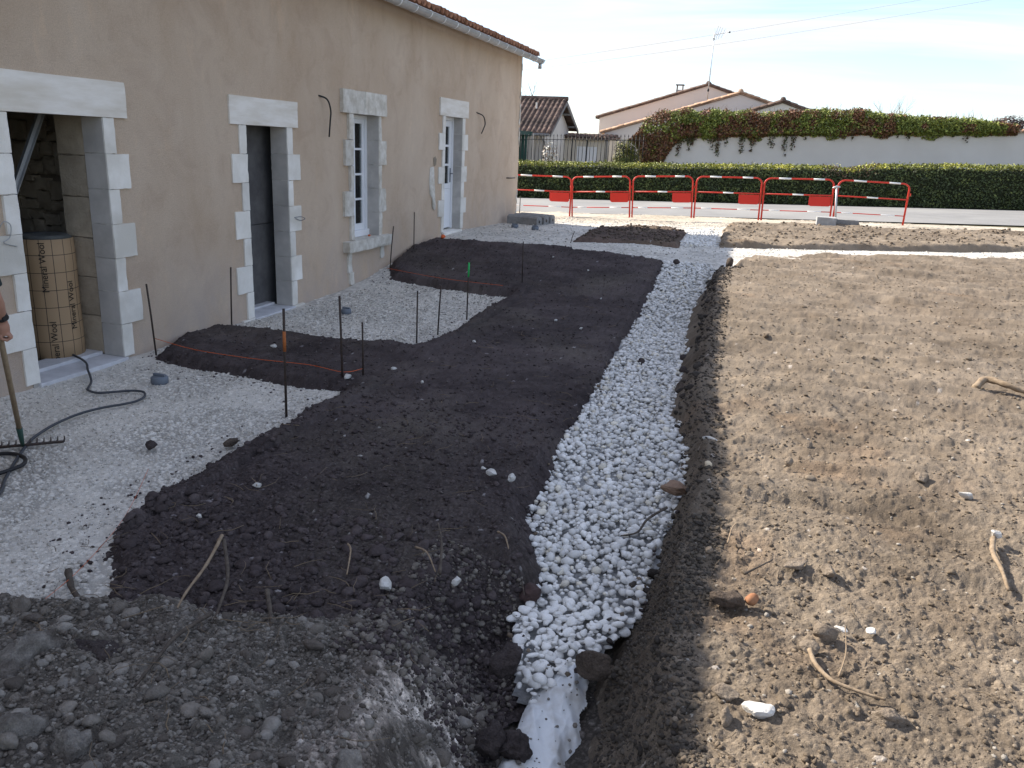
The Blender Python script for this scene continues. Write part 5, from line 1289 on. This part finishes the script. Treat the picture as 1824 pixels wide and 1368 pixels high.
# ------------------------------------------------------------------ red and white barriers along the road
def make_barrier():
    L = 1.5
    b = thing('site_barrier', 'x', 'barrier', (0, 0, 0), 'red and white barriers along the road', world=False)
    c = .14; r = .019
    def arc(cx, cz, a0, a1): return [(cx + c * math.cos(R_(a)), 0, cz + c * math.sin(R_(a))) for a in range(a0, a1, (15 if a1 > a0 else -15))]
    fr = MB(); x0, x1 = -L / 2 + .03, L / 2 - .03
    fr.tube([(x0, 0, 0), (x0, 0, 1.0 - c)] + arc(x0 + c, 1.0 - c, 165, 90) + [(x0 + c, 0, 1.0), (x1 - c, 0, 1.0)] + arc(x1 - c, 1.0 - c, 75, 0) + [(x1, 0, 1.0 - c), (x1, 0, 0)], r, 10)
    fr.build('frame_tube', M['red'], b, True)
    MB().tube([(x0, 0, .63), (x1, 0, .63)], .016, 10).build('middle_rail', M['red'], b, True)
    MB().tube([(x0, 0, .24), (x1, 0, .24)], .011, 8).build('bottom_rail', M['red'], b, True)
    for (z_, rr_, a0, a1) in ((1.0, .0205, .20, .38), (1.0, .0205, .70, .86), (.63, .0175, .42, .58), (.24, .0125, .10, .26), (.24, .0125, .66, .86)):
        MB().tube([(x0 + (x1 - x0) * a0, 0, z_), (x0 + (x1 - x0) * a1, 0, z_)], rr_, 10).build('white_band', M['white_band'], b, True)
    for xx, s in ((x0, -1), (x1, 1)):
        MB().tube([(xx + s * .02, 0, .72), (xx + s * .045, 0, .72), (xx + s * .045, 0, .78)], .008, 6).build('coupling_hook', M['red'], b, True)
        MB().box(xx - .012, xx + .012, -.04, .04, -.005, .012).build('foot', M['red'], b)
    MB().prism([(.24, .40), (.28, .37), (.66, .37), (.69, .40), (.69, .60), (.24, .60)], -.006, .006).build('red_plate', M['red_plate'], b)
    return b
bar = make_barrier()
pl = []
ends = [(-6.40, 20.556, .37), (-4.75, 20.98, .383), (-3.17, 20.82, .483), (-1.655, 20.966, .559), (-.052, 21.172, .597), (1.605, 21.36, .641), (3.335, 22.053, .613)]
BL = ['red and white barrier with red plate, half hidden by the house corner', 'red and white barrier with plate, first one clear of the house corner', 'red and white barrier with plate, behind the small dark bed',
      'red and white barrier with plate, behind the far pebbles', 'red and white barrier with plate, left of the grey post', 'red and white barrier without plate, last one beyond the grey post']
for i in range(6):
    a, c_ = Vector(ends[i]), Vector(ends[i + 1]); mid = (a + c_) / 2; d = c_ - a
    o = copy_tree(bar, mid, (0, -math.atan2(d.z, math.hypot(d.x, d.y)), math.atan2(d.y, d.x)), BL[i]) if i else bar
    if i == 0: o.location = mid; o.rotation_euler = (0, -math.atan2(d.z, math.hypot(d.x, d.y)), math.atan2(d.y, d.x)); o['label'] = BL[0]
    k = math.hypot(d.x, d.y) / 1.5
    o.scale = (k, 1, 1)
    if i == 5:
        for ch in list(o.children):
            if ch.name.startswith('red_plate'): bpy.data.objects.remove(ch)
post = thing('metal_post', 'thin grey metal post standing in a concrete block', 'post', (1.60, 20.6, .6))
MB().tube([(1.66, 20.60, .55), (1.56, 20.62, 1.50)], .024, 10).build('tube', M['galv'], post, True)
MB().tube([(1.47, 20.60, 1.47), (1.56, 20.62, 1.50), (1.64, 20.62, 1.50)], [.012, .03, .015], 8).build('top_clamp', M['galv'], post, True)
blk = thing('concrete_block', 'broken grey concrete block lying under the metal post', 'concrete block', (1.6, 20.2, .58))
V, F = jitter_box(1.20, 1.62, 20.0, 20.45, .55, .83, .03, 5, 4); mesh_np('block_body', V, F, M['block'], blk, False)
V, F = jitter_box(1.63, 2.12, 20.25, 20.5, .56, .79, .02, 6, 4); mesh_np('block_end', V, F, M['kerb'], blk, False)

# ------------------------------------------------------------------ hedge, wall, creeper, fence
def leaves(P, Nn, size, tones, seed, spread=.8):
    """many leaf-sized quads: P points, Nn normals"""
    r = np.random.default_rng(seed); n = len(P)
    nn = Nn + r.normal(size=(n, 3)) * spread; nn /= np.linalg.norm(nn, axis=1)[:, None]
    t = np.cross(nn, r.normal(size=(n, 3))); t /= np.linalg.norm(t, axis=1)[:, None]; b = np.cross(nn, t)
    s = size * r.uniform(.6, 1.3, n)[:, None]
    V = np.stack([P - t * s, P - b * s * .55 + nn * s * .15, P + t * s, P + b * s * .55 + nn * s * .15], 1).reshape(-1, 3)
    return V, np.arange(4 * n).reshape(n, 4), np.repeat(tones, 4, 0)
def palette(k, cols, r): return np.array(cols)[k] * r.uniform(.7, 1.3, len(k))[:, None]
def hedge():
    r = np.random.default_rng(5)
    h = thing('clipped_hedge', 'long clipped green hedge along the far side of the road', 'hedge', (0, 30, .5))
    def fx(x): return 29.55 + .10 * (x + 8.7)
    def top(x): return np.interp(x, [-30, -9, .5, 1.9, 2.6, 3.4, 8, 40], [.95, 1.50, 1.80, 1.86, 1.80, 1.98, 2.15, 3.2]) + .035 * fbm(x, x * 0, .7, 3, 7)
    xs = np.linspace(-34, 34, 160); V = []; F = []
    for i, x in enumerate(xs):
        tp = float(top(np.array([x]))[0]) - .09; g = float(zg(np.array(x), np.array(30.)))
        for (dy, z_) in ((.10, g - .05), (.08, tp - .1), (.2, tp), (1.0, tp), (1.1, g)): V.append((x, fx(x) + dy, z_))
    for i in range(len(xs) - 1):
        for j in range(4): a = i * 5 + j; F.append((a, a + 5, a + 6, a + 1))
    mesh_np('hedge_core', V, F, M['hedge_core'], h, True)
    n = 62000
    x = r.uniform(-14, 24, n); tp = top(x); g = zg(x, x * 0 + 30)
    face = r.uniform(0, 1, n) < .62
    z = np.where(face, g + .02 + (tp - g - .02) * r.uniform(0, 1, n), tp - .02 + r.normal(size=n) * .025 + np.maximum(r.normal(size=n), 0) * .035)
    y = np.where(face, fx(x) + .04 + r.normal(size=n) * .05 + .05 * fbm(x, z, .5, 3, 8), fx(x) + r.uniform(.05, 1.0, n))
    Nn = np.where(face[:, None], np.array([[0, -1., .35]]), np.array([[0, -.25, 1.]]))
    clump = fbm(x, z * 2, .45, 3, 9)
    k = np.clip(np.round(1.2 + clump * 1.6 + r.normal(size=n) * .8), 0, 3).astype(int)
    tones = palette(k, [(.032, .044, .017), (.054, .075, .026), (.085, .110, .034), (.14, .165, .048)], r)
    sunlit_top = (z > tp - .12); tones[sunlit_top] = tones[sunlit_top] * np.array([3.4, 2.7, 1.4])  # sun on the hedge top put into the leaf tones: brighter, yellower
    brown = (np.abs(x - 2.7) < .9) & (r.uniform(0, 1, n) < .35) & (z > tp - .35); tones[brown] = np.array([.13, .085, .045])
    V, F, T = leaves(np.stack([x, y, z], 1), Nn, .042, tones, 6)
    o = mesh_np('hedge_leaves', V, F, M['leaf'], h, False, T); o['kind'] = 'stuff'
hedge()
WT = lambda x: np.interp(x, [-5.3, -3.2, .5, 4.5, 8.7, 40], [2.62, 2.80, 3.02, 3.21, 3.37, 4.6])
def garden_wall():
    w = thing('garden_wall', 'long pale rendered garden wall with tile coping behind the hedge', 'wall', (0, 35.2, .5))
    xs = np.linspace(-5.25, 40, 60); V = []; F = []
    for x in xs:
        t_ = float(WT(x))
        for (y, z_) in ((35.0, .3), (35.0, t_), (35.3, t_), (35.3, .3)): V.append((x, y, z_))
    for i in range(59):
        for j in range(3): a = i * 4 + j; F.append((a, a + 4, a + 5, a + 1))
    F.append((0, 1, 2, 3))
    mesh_np('wall_face', V, F, M['far_wall'], w, False)
    sh = MB(); n = 6; vs = []; fs = []
    for yy, rr_, zz in ((-.12, .115, .0), (.20, .095, .05)):
        for j in range(n + 1): a = math.pi * j / n; vs.append((rr_ * math.cos(a), yy, zz + rr_ * math.sin(a) * .9))
    fs = [(j, j + 1, n + 2 + j, n + 1 + j) for j in range(n)] + [tuple(range(n + 1))]
    me = sh.add(vs, fs).mesh('coping_tile', M['tile_warm'], True)
    x = -5.1
    while x < 13:
        o = bpy.data.objects.new('coping_tile', me); o.location = (x, 35.02, float(WT(x)) - .02); o.rotation_euler = (0, -.05, rnd.uniform(-.05, .05)); link(o, w); x += .235
garden_wall()
def creeper():
    r = np.random.default_rng(15)
    v = thing('climbing_creeper', 'red brown and green creeper spilling over the garden wall', 'creeper', (-3, 35, 2.5))
    st_ = MB(); rr = random.Random(5)
    PX = [-5.9, -5.3, -5.0, -4.4, -2.6, .4, 2.4, 4.4, 6.3, 7.0, 7.95, 8.6]
    HT = [2.2, 2.9, 3.40, 3.66, 3.78, 3.80, 4.00, 3.82, 3.78, 3.82, 3.70, 3.5]
    n = 66000
    u = r.uniform(0, 1, n); x = -5.7 + 14.2 * u ** 1.25
    top = np.interp(x, PX, HT) + .13 * fbm(x, x * 0 + 3, .5, 3, 17)
    hang = .10 + .30 * np.maximum(fbm(x, x * 0, .8, 3, 18), 0) * 2 * np.interp(x, [-5, 1, 3, 8], [1.3, 1.2, .5, .35])
    hang = hang + 1.3 * np.exp(-((x + 4.55) / .62) ** 2)
    bot = WT(x) - hang
    thin = r.uniform(0, 1, n) ** 1.0
    z = bot + (top - bot) * thin + r.normal(size=n) * .035
    above = z > WT(x)
    depth = np.where(above, r.uniform(-.35, .45, n), -r.uniform(.02, .30, n) * np.clip((z - bot) / .4 + .25, .1, 1))
    y = 35.02 + depth
    k = fbm(x, z, .38, 3, 19)
    green = np.interp(x, [-5.7, -4.3, -3.3, -2.7, -1.6, -.5, .7, 1.9, 2.7, 3.2, 4.2, 5.0, 7.2, 7.7, 8.2, 9], [.05, .10, .35, .65, .45, .30, .40, .8, .55, .25, .30, .9, .92, .6, .15, .1])
    isg = (green * .8 + .1 + k * .95 + r.normal(size=n) * .16) > .5
    gc = palette(r.integers(0, 3, n), [(.19, .225, .045), (.28, .31, .065), (.12, .15, .035)], r)
    rc = palette(r.integers(0, 4, n), [(.19, .085, .05), (.27, .125, .06), (.11, .055, .035), (.19, .155, .05)], r)
    dense = r.uniform(0, 1, n) < .96
    T = np.where(isg[:, None], gc, rc)
    keep = (z > bot) & ((z > WT(x) - .12) | (r.uniform(0, 1, n) < np.clip(.25 + .9 * np.exp(-((x + 4.6) / .7) ** 2), 0, 1)))
    P = np.stack([x, y, z], 1)[keep]
    # fringe hanging lower in strands
    S = []
    for i in range(110):
        sx = -5.0 + 13 * rr.random() ** 2.0; L = (.15 + .55 * rr.random() ** 2) * (1.25 if sx < 1 else .55); zz = float(WT(sx)); pts = []
        for q in range(8):
            pts.append((sx + .05 * math.sin(q * 1.3 + i), 34.93, zz - L * q / 7)); 
        st_.tube(pts, .004, 4)
        for q in range(int(L * 40)): t_ = rr.random(); S.append((sx + rr.uniform(-.06, .06), 34.92 + rr.uniform(-.04, .02), zz - L * t_))
    S = np.array(S); P = np.concatenate([P, S]); T = np.concatenate([T[keep], palette(r.integers(0, 3, len(S)), [(.06, .05, .022), (.09, .045, .025), (.07, .085, .025)], r)])
    V, F, T = leaves(P, np.tile(np.array([[0, -.7, .6]]), (len(P), 1)), .05, T, 16, .9)
    o = mesh_np('creeper_leaves', V, F, M['leaf'], v, False, T); o['kind'] = 'stuff'
    # bare shoots over the top
    for i in range(90):
        sx = -5 + 13.6 * rr.random(); z0 = float(np.interp(sx, PX, HT)) - .1; p = Vector((sx, 35.1 + rr.uniform(-.1, .3), z0)); pts = [p.copy()]; d = Vector((rr.uniform(-.4, .4), 0, 1))
        for q in range(3): d += Vector((rr.uniform(-.3, .3), rr.uniform(-.2, .2), 0)); p = p + d.normalized() * rr.uniform(.06, .14); pts.append(p.copy())
        st_.tube(pts, [.006, .005, .004, .003], 4)
    st_.tube([(-4.7, 34.95, .6), (-4.6, 34.93, 1.6), (-4.4, 34.95, 2.7)], [.04, .035, .03], 6)
    st_.build('stems', M['bark'], v, True)
creeper()
def bush(name, label, cat, c, rad, n, cols, size, seed, stem=True, group=None):
    r = np.random.default_rng(seed); b = thing(name, label, cat, (c[0], c[1], c[2] - rad[2]), group)
    d = r.normal(size=(n, 3)); d /= np.linalg.norm(d, axis=1)[:, None]; q = r.uniform(.35, 1, n) ** .5
    lum = 1 + .28 * fbm(d[:, 0] * 2 + d[:, 1], d[:, 2] * 2, .8, 3, seed)
    P = np.array(c) + d * np.array(rad) * (q * lum)[:, None]
    V, F, T = leaves(P, d, size, palette(r.integers(0, len(cols), n), cols, r), seed)
    o = mesh_np('foliage', V, F, M['leaf'], b, False, T); o['kind'] = 'stuff'
    m = MB()
    for i in range(6): a = i * 1.05; m.tube([(c[0], c[1], c[2] - rad[2] - .3), (c[0] + rad[0] * .3 * math.cos(a), c[1] + rad[1] * .3 * math.sin(a), c[2]), (c[0] + rad[0] * .6 * math.cos(a), c[1] + rad[1] * .6 * math.sin(a), c[2] + rad[2] * .6)], [.03, .02, .008], 5)
    m.build('branches', M['bark'], b, True)
bush('conical_shrub', 'yellow green conical shrub against the railings left of the creeper', 'shrub', (-5.62, 34.35, 1.55), (.62, .42, 1.0), 5200, [(.12, .13, .02), (.19, .17, .03), (.07, .09, .018)], .045, 31)
bush('silvery_shrub', 'thin silvery white shrub standing behind the railings', 'shrub', (-9.05, 35.2, 1.65), (.42, .35, .75), 330, [(.5, .48, .42), (.42, .34, .28), (.55, .55, .52)], .06, 32)
bush('purple_shrub', 'dark purple brown shrub above the right end of the wall', 'shrub', (8.5, 36.2, 3.55), (.75, .5, .45), 1500, [(.05, .03, .025), (.075, .04, .035), (.06, .045, .03)], .05, 33)
def railings():
    f = thing('iron_railings', 'black iron railings with spear tops left of the garden wall', 'fence', (-8, 34, .5))
    MB().box(-13, -4.9, 33.9, 34.15, .2, 1.30).build('low_wall', M['far_wall'], f)
    m = MB().tube([(0, 0, -1.25), (0, 0, 0)], .0135, 6); m.lathe([(.008, -.02), (.022, .015), (.016, .045), (.002, .10)], n=6)
    me = m.mesh('bar', M['iron'], True)
    x = -12.2
    while x < -4.85:
        o = bpy.data.objects.new('bar', me); o.location = (x, 34.02, 2.50 + .030 * (x + 10)); link(o, f); x += .155
    for dz in (-.13, -1.08): MB().tube([(-12.3, 34.02, 2.50 + dz - .07), (-4.8, 34.02, 2.50 + dz + .155)], .013, 6).build('rail', M['iron'], f)
    for x in (-10.9, -7.85): MB().tube([(x, 34.06, 1.2), (x, 34.06, 2.5)], .028, 6).build('fence_post', M['iron'], f)
railings()

# ------------------------------------------------------------------ houses beyond
def tile_cols(parent, x0, x1, y0, z0, y1, z1, pitch, m, name='tile_row', r=.085, rows_=9):
    """columns of canal tiles climbing from (y0,z0) to (y1,z1)"""
    n = 6; mb = MB()
    for k in range(rows_):
        a, b = k / rows_, (k + 1) / rows_ + .01; vs = []
        for t_, rr_ in ((a, r), (b, r * .82)):
            for j in range(n + 1):
                an = math.pi * j / n; vs.append((rr_ * math.cos(an), (y1 - y0) * t_, (z1 - z0) * t_ + rr_ * math.sin(an)))
        mb.add(vs, [(j, j + 1, n + 2 + j, n + 1 + j) for j in range(n)] + [tuple(range(n + 1))])
    me = mb.mesh(name, m, True)
    x = x0
    while x < x1:
        o = bpy.data.objects.new(name, me); o.location = (x, y0 + rnd.uniform(-.03, .03), z0 + rnd.uniform(-.008, .008)); link(o, parent); x += pitch
def left_house():
    h = thing('tiled_house', 'pale house with dark canal tile roof behind the railings', 'house', (-13, 42, .5))
    m = MB(); m.prismx([(41.45, .2), (46.6, .2), (46.6, 3.1), (44.0, 4.40), (41.45, 2.9)], -19, -11.0); m.build('walls', M['far_wall'], h)
    m = MB(); m.prismx([(40.9, 2.80), (44.0, 4.52), (44.0, 4.44), (40.9, 2.72)], -19.4, -10.55); m.prismx([(44.0, 4.52), (47.2, 3.10), (47.2, 3.02), (44.0, 4.44)], -19.4, -10.552); m.build('roof', M['tile_far'], h)
    tile_cols(h, -17.5, -10.5, 40.92, 2.80, 44.0, 4.52, .262, M['tile_far'], r=.10)
    MB().tube([(-19.4, 44.0, 4.58), (-10.5, 44.0, 4.58)], .11, 8).build('ridge', M['tile_far'], h, True)
    MB().tube([(-19, 40.86, 2.68), (-10.62, 40.86, 2.68)], .065, 8).build('gutter', M['wood_grey'], h, True)
    MB().tube([(-11.05, 40.9, 2.64), (-10.95, 41.3, 2.35), (-10.95, 41.38, .4)], .05, 8).build('downpipe', M['wood_grey'], h, True)
    m = MB(); m.prismx([(40.9, 2.72), (44.0, 4.44), (47.2, 3.02), (47.2, 2.88), (44.0, 4.28), (40.9, 2.58)], -10.6, -10.54); m.build('barge_board', M['wood_grey'], h)
    for (y, z_) in ((45.0, 3.9), (46.3, 3.3)): MB().box(-11.0, -10.6, y - .05, y + .05, z_ - .12, z_ - .02).build('purlin_end', M['wood_grey'], h)
    c = MB(); c.tube([(-11.9, 42.9, 4.0), (-11.9, 42.9, 4.3)], .05, 6); c.build('roof_vent', M['far_wall'], h)
left_house()
def conservatory():
    c = thing('green_conservatory', 'dark green lean to conservatory at the house corner', 'conservatory', (-12, 38.5, .5))
    for x in (-13.6, -12.9, -12.2, -11.55): MB().box(x - .04, x + .04, 38.4, 38.48, .4, 2.0 + .33 * (x + 13.6)).build('glazing_post', M['green_frame'], c)
    m = MB(); m.add([(-13.7, 38.38, 1.85), (-11.4, 38.38, 2.62), (-11.4, 38.38, 2.80), (-13.7, 38.38, 2.0), (-13.7, 40.6, 1.85), (-11.4, 40.6, 2.62), (-11.4, 40.6, 2.80), (-13.7, 40.6, 2.0)], [(0, 1, 2, 3), (4, 7, 6, 5), (3, 2, 6, 7), (0, 4, 5, 1), (1, 5, 6, 2), (0, 3, 7, 4)]); m.build('lean_to_roof', M['green_frame'], c)
    for i, x in enumerate((-13.55, -12.85, -12.15)): MB().box(x, x + .6, 38.43, 38.45, .45, 1.85 + .33 * i * .7).build('pane', M['glass'], c)
    MB().box(-13.7, -11.4, 39.6, 39.7, .3, 2.6).build('back_panel', M['green_frame'], c)
    MB().box(-13.75, -11.35, 40.6, 40.7, .3, 2.72).build('sunny_wall', M['far_pink'], c)
conservatory()
def link_building():
    b = thing('low_outbuilding', 'low cream outbuilding with tile edge and pale double door', 'building', (-10, 46.5, .5))
    MB().box(-12.0, -8.55, 46.0, 49, .3, 2.62).build('walls', M['far_wall2'], b)
    MB().box(-11.9, -8.5, 45.8, 45.98, 2.55, 2.68).build('eaves_board', M['far_wall2'], b)
    m = MB(); m.prismx([(45.6, 2.68), (49.2, 2.84), (49.2, 2.76), (45.6, 2.62)], -11.7, -8.45); m.build('roof', M['tile_far'], b)
    tile_cols(b, -11.55, -8.5, 45.6, 2.72, 49.2, 2.88, .262, M['tile_far'], 'roof_tile_row', .115, 8)
    for y0_ in (-10.30, -9.72): MB().box(y0_, y0_ + .54, 45.95, 45.985, .55, 2.22).build('door_leaf', M['white_band'], b, bevel=.01)
    MB().box(-9.765, -9.715, 45.93, 45.99, .5, 2.8).build('dark_post', M['iron'], b)
    MB().tube([(-8.6, 45.75, 2.6), (-8.62, 45.9, 2.2), (-8.62, 45.92, .4)], .05, 8).build('downpipe', M['wood_grey'], b, True)
link_building()
def gable_house(name, label, xl, xa, xr, ze_l, za, ze_r, y, depth, wallm, tilem, chimney=None, ov=.25):
    h = thing(name, label, 'house', (xa, y + 1, .5))
    m = MB(); m.prism([(xl, .2), (xr, .2), (xr, ze_r), (xa, za), (xl, ze_l)], y, y + depth); m.build('walls', wallm, h)
    for sgn, (xe, ze) in ((-1, (xl, ze_l)), (1, (xr, ze_r))):
        sl = (za - ze) / abs(xa - xe); xo = xe + sgn * ov; zo = ze - sl * ov
        m = MB(); m.prism([(xa, za + .14), (xo, zo + .14), (xo, zo + .02), (xa, za + .02)], y - .10, y + depth); m.build('roof_slope', tilem, h)
        L = math.hypot(xa - xo, za - zo); n = int(L / .36)                     # verge tiles
        vs_m = None
        mb = MB(); q = 6
        for (t_, rr_, yy) in ((0, .11, 0), (.40, .085, 0)):
            pass
        for k in range(n):
            t0 = k / n; x0 = xo + (xa - xo) * t0; z0 = zo + (za - zo) * t0
            if vs_m is None:
                e = MB(); dx, dz = (xa - xo) / n, (za - zo) / n; vs = []
                for (t_, rr_) in ((0, .105), (1.08, .08)):
                    for j in range(q + 1): an = math.pi * j / q; vs.append((dx * t_, rr_ * math.cos(an) * 1.1, dz * t_ + rr_ * math.sin(an) + .11))
                e.add(vs, [(j, j + 1, q + 2 + j, q + 1 + j) for j in range(q)] + [tuple(range(q + 1))]); vs_m = e.mesh('verge_tile', tilem, True)
            o = bpy.data.objects.new('verge_tile', vs_m); o.location = (x0, y - .06, z0 + rnd.uniform(-.01, .01)); link(o, h)
        rest = MB(); yy = y + .2                                               # the other tile rows, seen edge on
        while yy < y + depth:
            rest.tube([(xo, yy, zo + .12), (xa, yy, za + .12)], .09, 5); yy += .26
        o = rest.build('tile_field', tilem, h, True); o['kind'] = 'stuff'
    MB().tube([(xa, y - .12, za + .16), (xa, y + depth, za + .16)], .14, 8).build('ridge', tilem, h, True)
    if chimney:
        cx, cz, cy = chimney; m = MB().box(cx - .22, cx + .22, cy - .2, cy + .2, cz - .8, cz); m.build('chimney', M['mortar'], h)
        for (a, b_) in ((-.20, -.16), (.16, .20)): MB().box(cx + a, cx + b_, cy - .18, cy + .18, cz, cz + .28).build('chimney_leg', M['brickish'], h)
        MB().box(cx - .26, cx + .26, cy - .22, cy + .22, cz + .28, cz + .34).build('chimney_cap', M['brickish'], h)
gable_house('gabled_house', 'big pink beige gabled house with a chimney at back', -10.75, -4.14, 2.4, 4.05, 6.12, 4.05, 54, 14, M['far_pink'], M['tile_far'], (-6.1, 6.02, 56.5))
gable_house('gabled_wing', 'middle gabled house wing standing in front of big gable', -9.4, -1.96, 5.2, 3.05, 5.34, 3.15, 49, 4.8, M['far_pink'], M['tile_warm'])
gable_house('small_gabled_wing', 'smallest gabled house wing at the right, above the creeper', -4.6, .28, 5.0, 3.05, 4.66, 3.1, 44, 4.8, M['far_wall'], M['tile_far'])
def antenna():
    a = thing('tv_antenna', 'tall thin roof antenna leaning slightly above the gabled houses', 'antenna', (-3.8, 50, 4.8))
    b, t_ = Vector((-3.81, 50, 4.6)), Vector((-3.79, 50, 8.62)); MB().tube([b, b.lerp(t_, .5), t_], [.035, .030, .024], 8).build('mast', M['galv'], a, True)
    MB().tube([(-3.85, 49.95, 8.50), (-2.95, 49.6, 8.60)], .022, 6).build('boom', M['galv'], a)
    for i, x in enumerate((-3.70, -3.58, -3.45, -3.30, -3.12)):
        L = .38 - .05 * i; y_ = 49.9 - .35 * (x + 3.85) / .9
        MB().tube([(x - .10, y_, 8.54 - L), (x + .10, y_ - .05, 8.56 + L)], .012, 5).build('element', M['galv'], a)
        if i < 2: MB().tube([(x + .08, y_ - .3, 8.54 - L * .8), (x - .12, y_ + .3, 8.56 + L * .8)], .012, 5).build('element', M['galv'], a)
    MB().blob((-2.95, 49.6, 8.60), (.05, .05, .05), 8, 5).build('end_knob', M['iron'], a, True)
    MB().blob((-3.79, 50, 8.30), (.05, .05, .06), 8, 5).build('bracket', M['iron'], a, True)
    MB().blob((-3.805, 49.96, 5.6), (.06, .06, .10), 8, 5).build('wall_bracket', M['iron'], a, True)
antenna()
def power_line(label, a, b, sag):
    pts = []
    for i in range(30):
        t_ = i / 29; p = Vector(a).lerp(Vector(b), t_); p.z -= sag * 4 * t_ * (1 - t_); pts.append(p)
    tag(MB().tube(pts, .009, 5).build('power_line', mat('pale cable sheath', (.50, .51, .53), rough=.7), smooth=True), label, 'power line')
power_line('upper overhead power line crossing the sky', (-24, 60, 7.0), (30, 60, 16.2), .55)
power_line('lower overhead power line crossing the sky', (-24, 60.4, 6.7), (30, 60.4, 15.6), .75)
def bare(name, label, c, h, n, seed, spread=.5, r0=.03):
    r = random.Random(seed); t_ = thing(name, label, 'tree' if 'tree' in name else 'shrub', c)
    tr = MB(); br = MB()
    def grow(p, d, L, rad, lv, mb):
        q = p + d * L * .5 + Vector((r.uniform(-.05, .05), r.uniform(-.05, .05), 0)) * L; e = q + (d + Vector((r.uniform(-.2, .2), r.uniform(-.2, .2), .05))).normalized() * L * .5
        mb.tube([p, q, e], [rad, rad * .8, rad * .6], 5)
        if lv > 0:
            for i in range(r.choice((2, 3))):
                g = (d + Vector((r.uniform(-1, 1), r.uniform(-1, 1), r.uniform(-.1, .5))) * spread * 1.2).normalized(); grow(e if i else q, g, L * r.uniform(.55, .8), rad * .55, lv - 1, br)
    for i in range(n): grow(Vector(c) + Vector((r.uniform(-.3, .3) * (n > 1), 0, 0)), Vector((r.uniform(-.3, .3), r.uniform(-.2, .2), 1)).normalized(), h * .42, r0, 3, tr)
    tr.build('trunk', M['bark'], t_, True); br.build('branches', M['bark'], t_, True)
bare('bare_shrub', 'bare twiggy shrub rising behind the wall, tallest of the three', (4.6, 37.2, 3.2), 1.45, 7, 3, .45, .014)
bare('bare_shrub', 'small bare shrub behind the wall left of the tallest one', (2.9, 37.0, 3.1), 1.1, 5, 4, .45, .012)
bare('bare_shrub', 'low bare shrub behind the far right of the wall', (7.1, 37.0, 3.2), 1.0, 5, 6, .5, .011)
bare('bare_tree', 'bare tree top just past the house corner behind the tiled roof', (-16.0, 54, 2.5), 4.4, 1, 8, .55, .09)
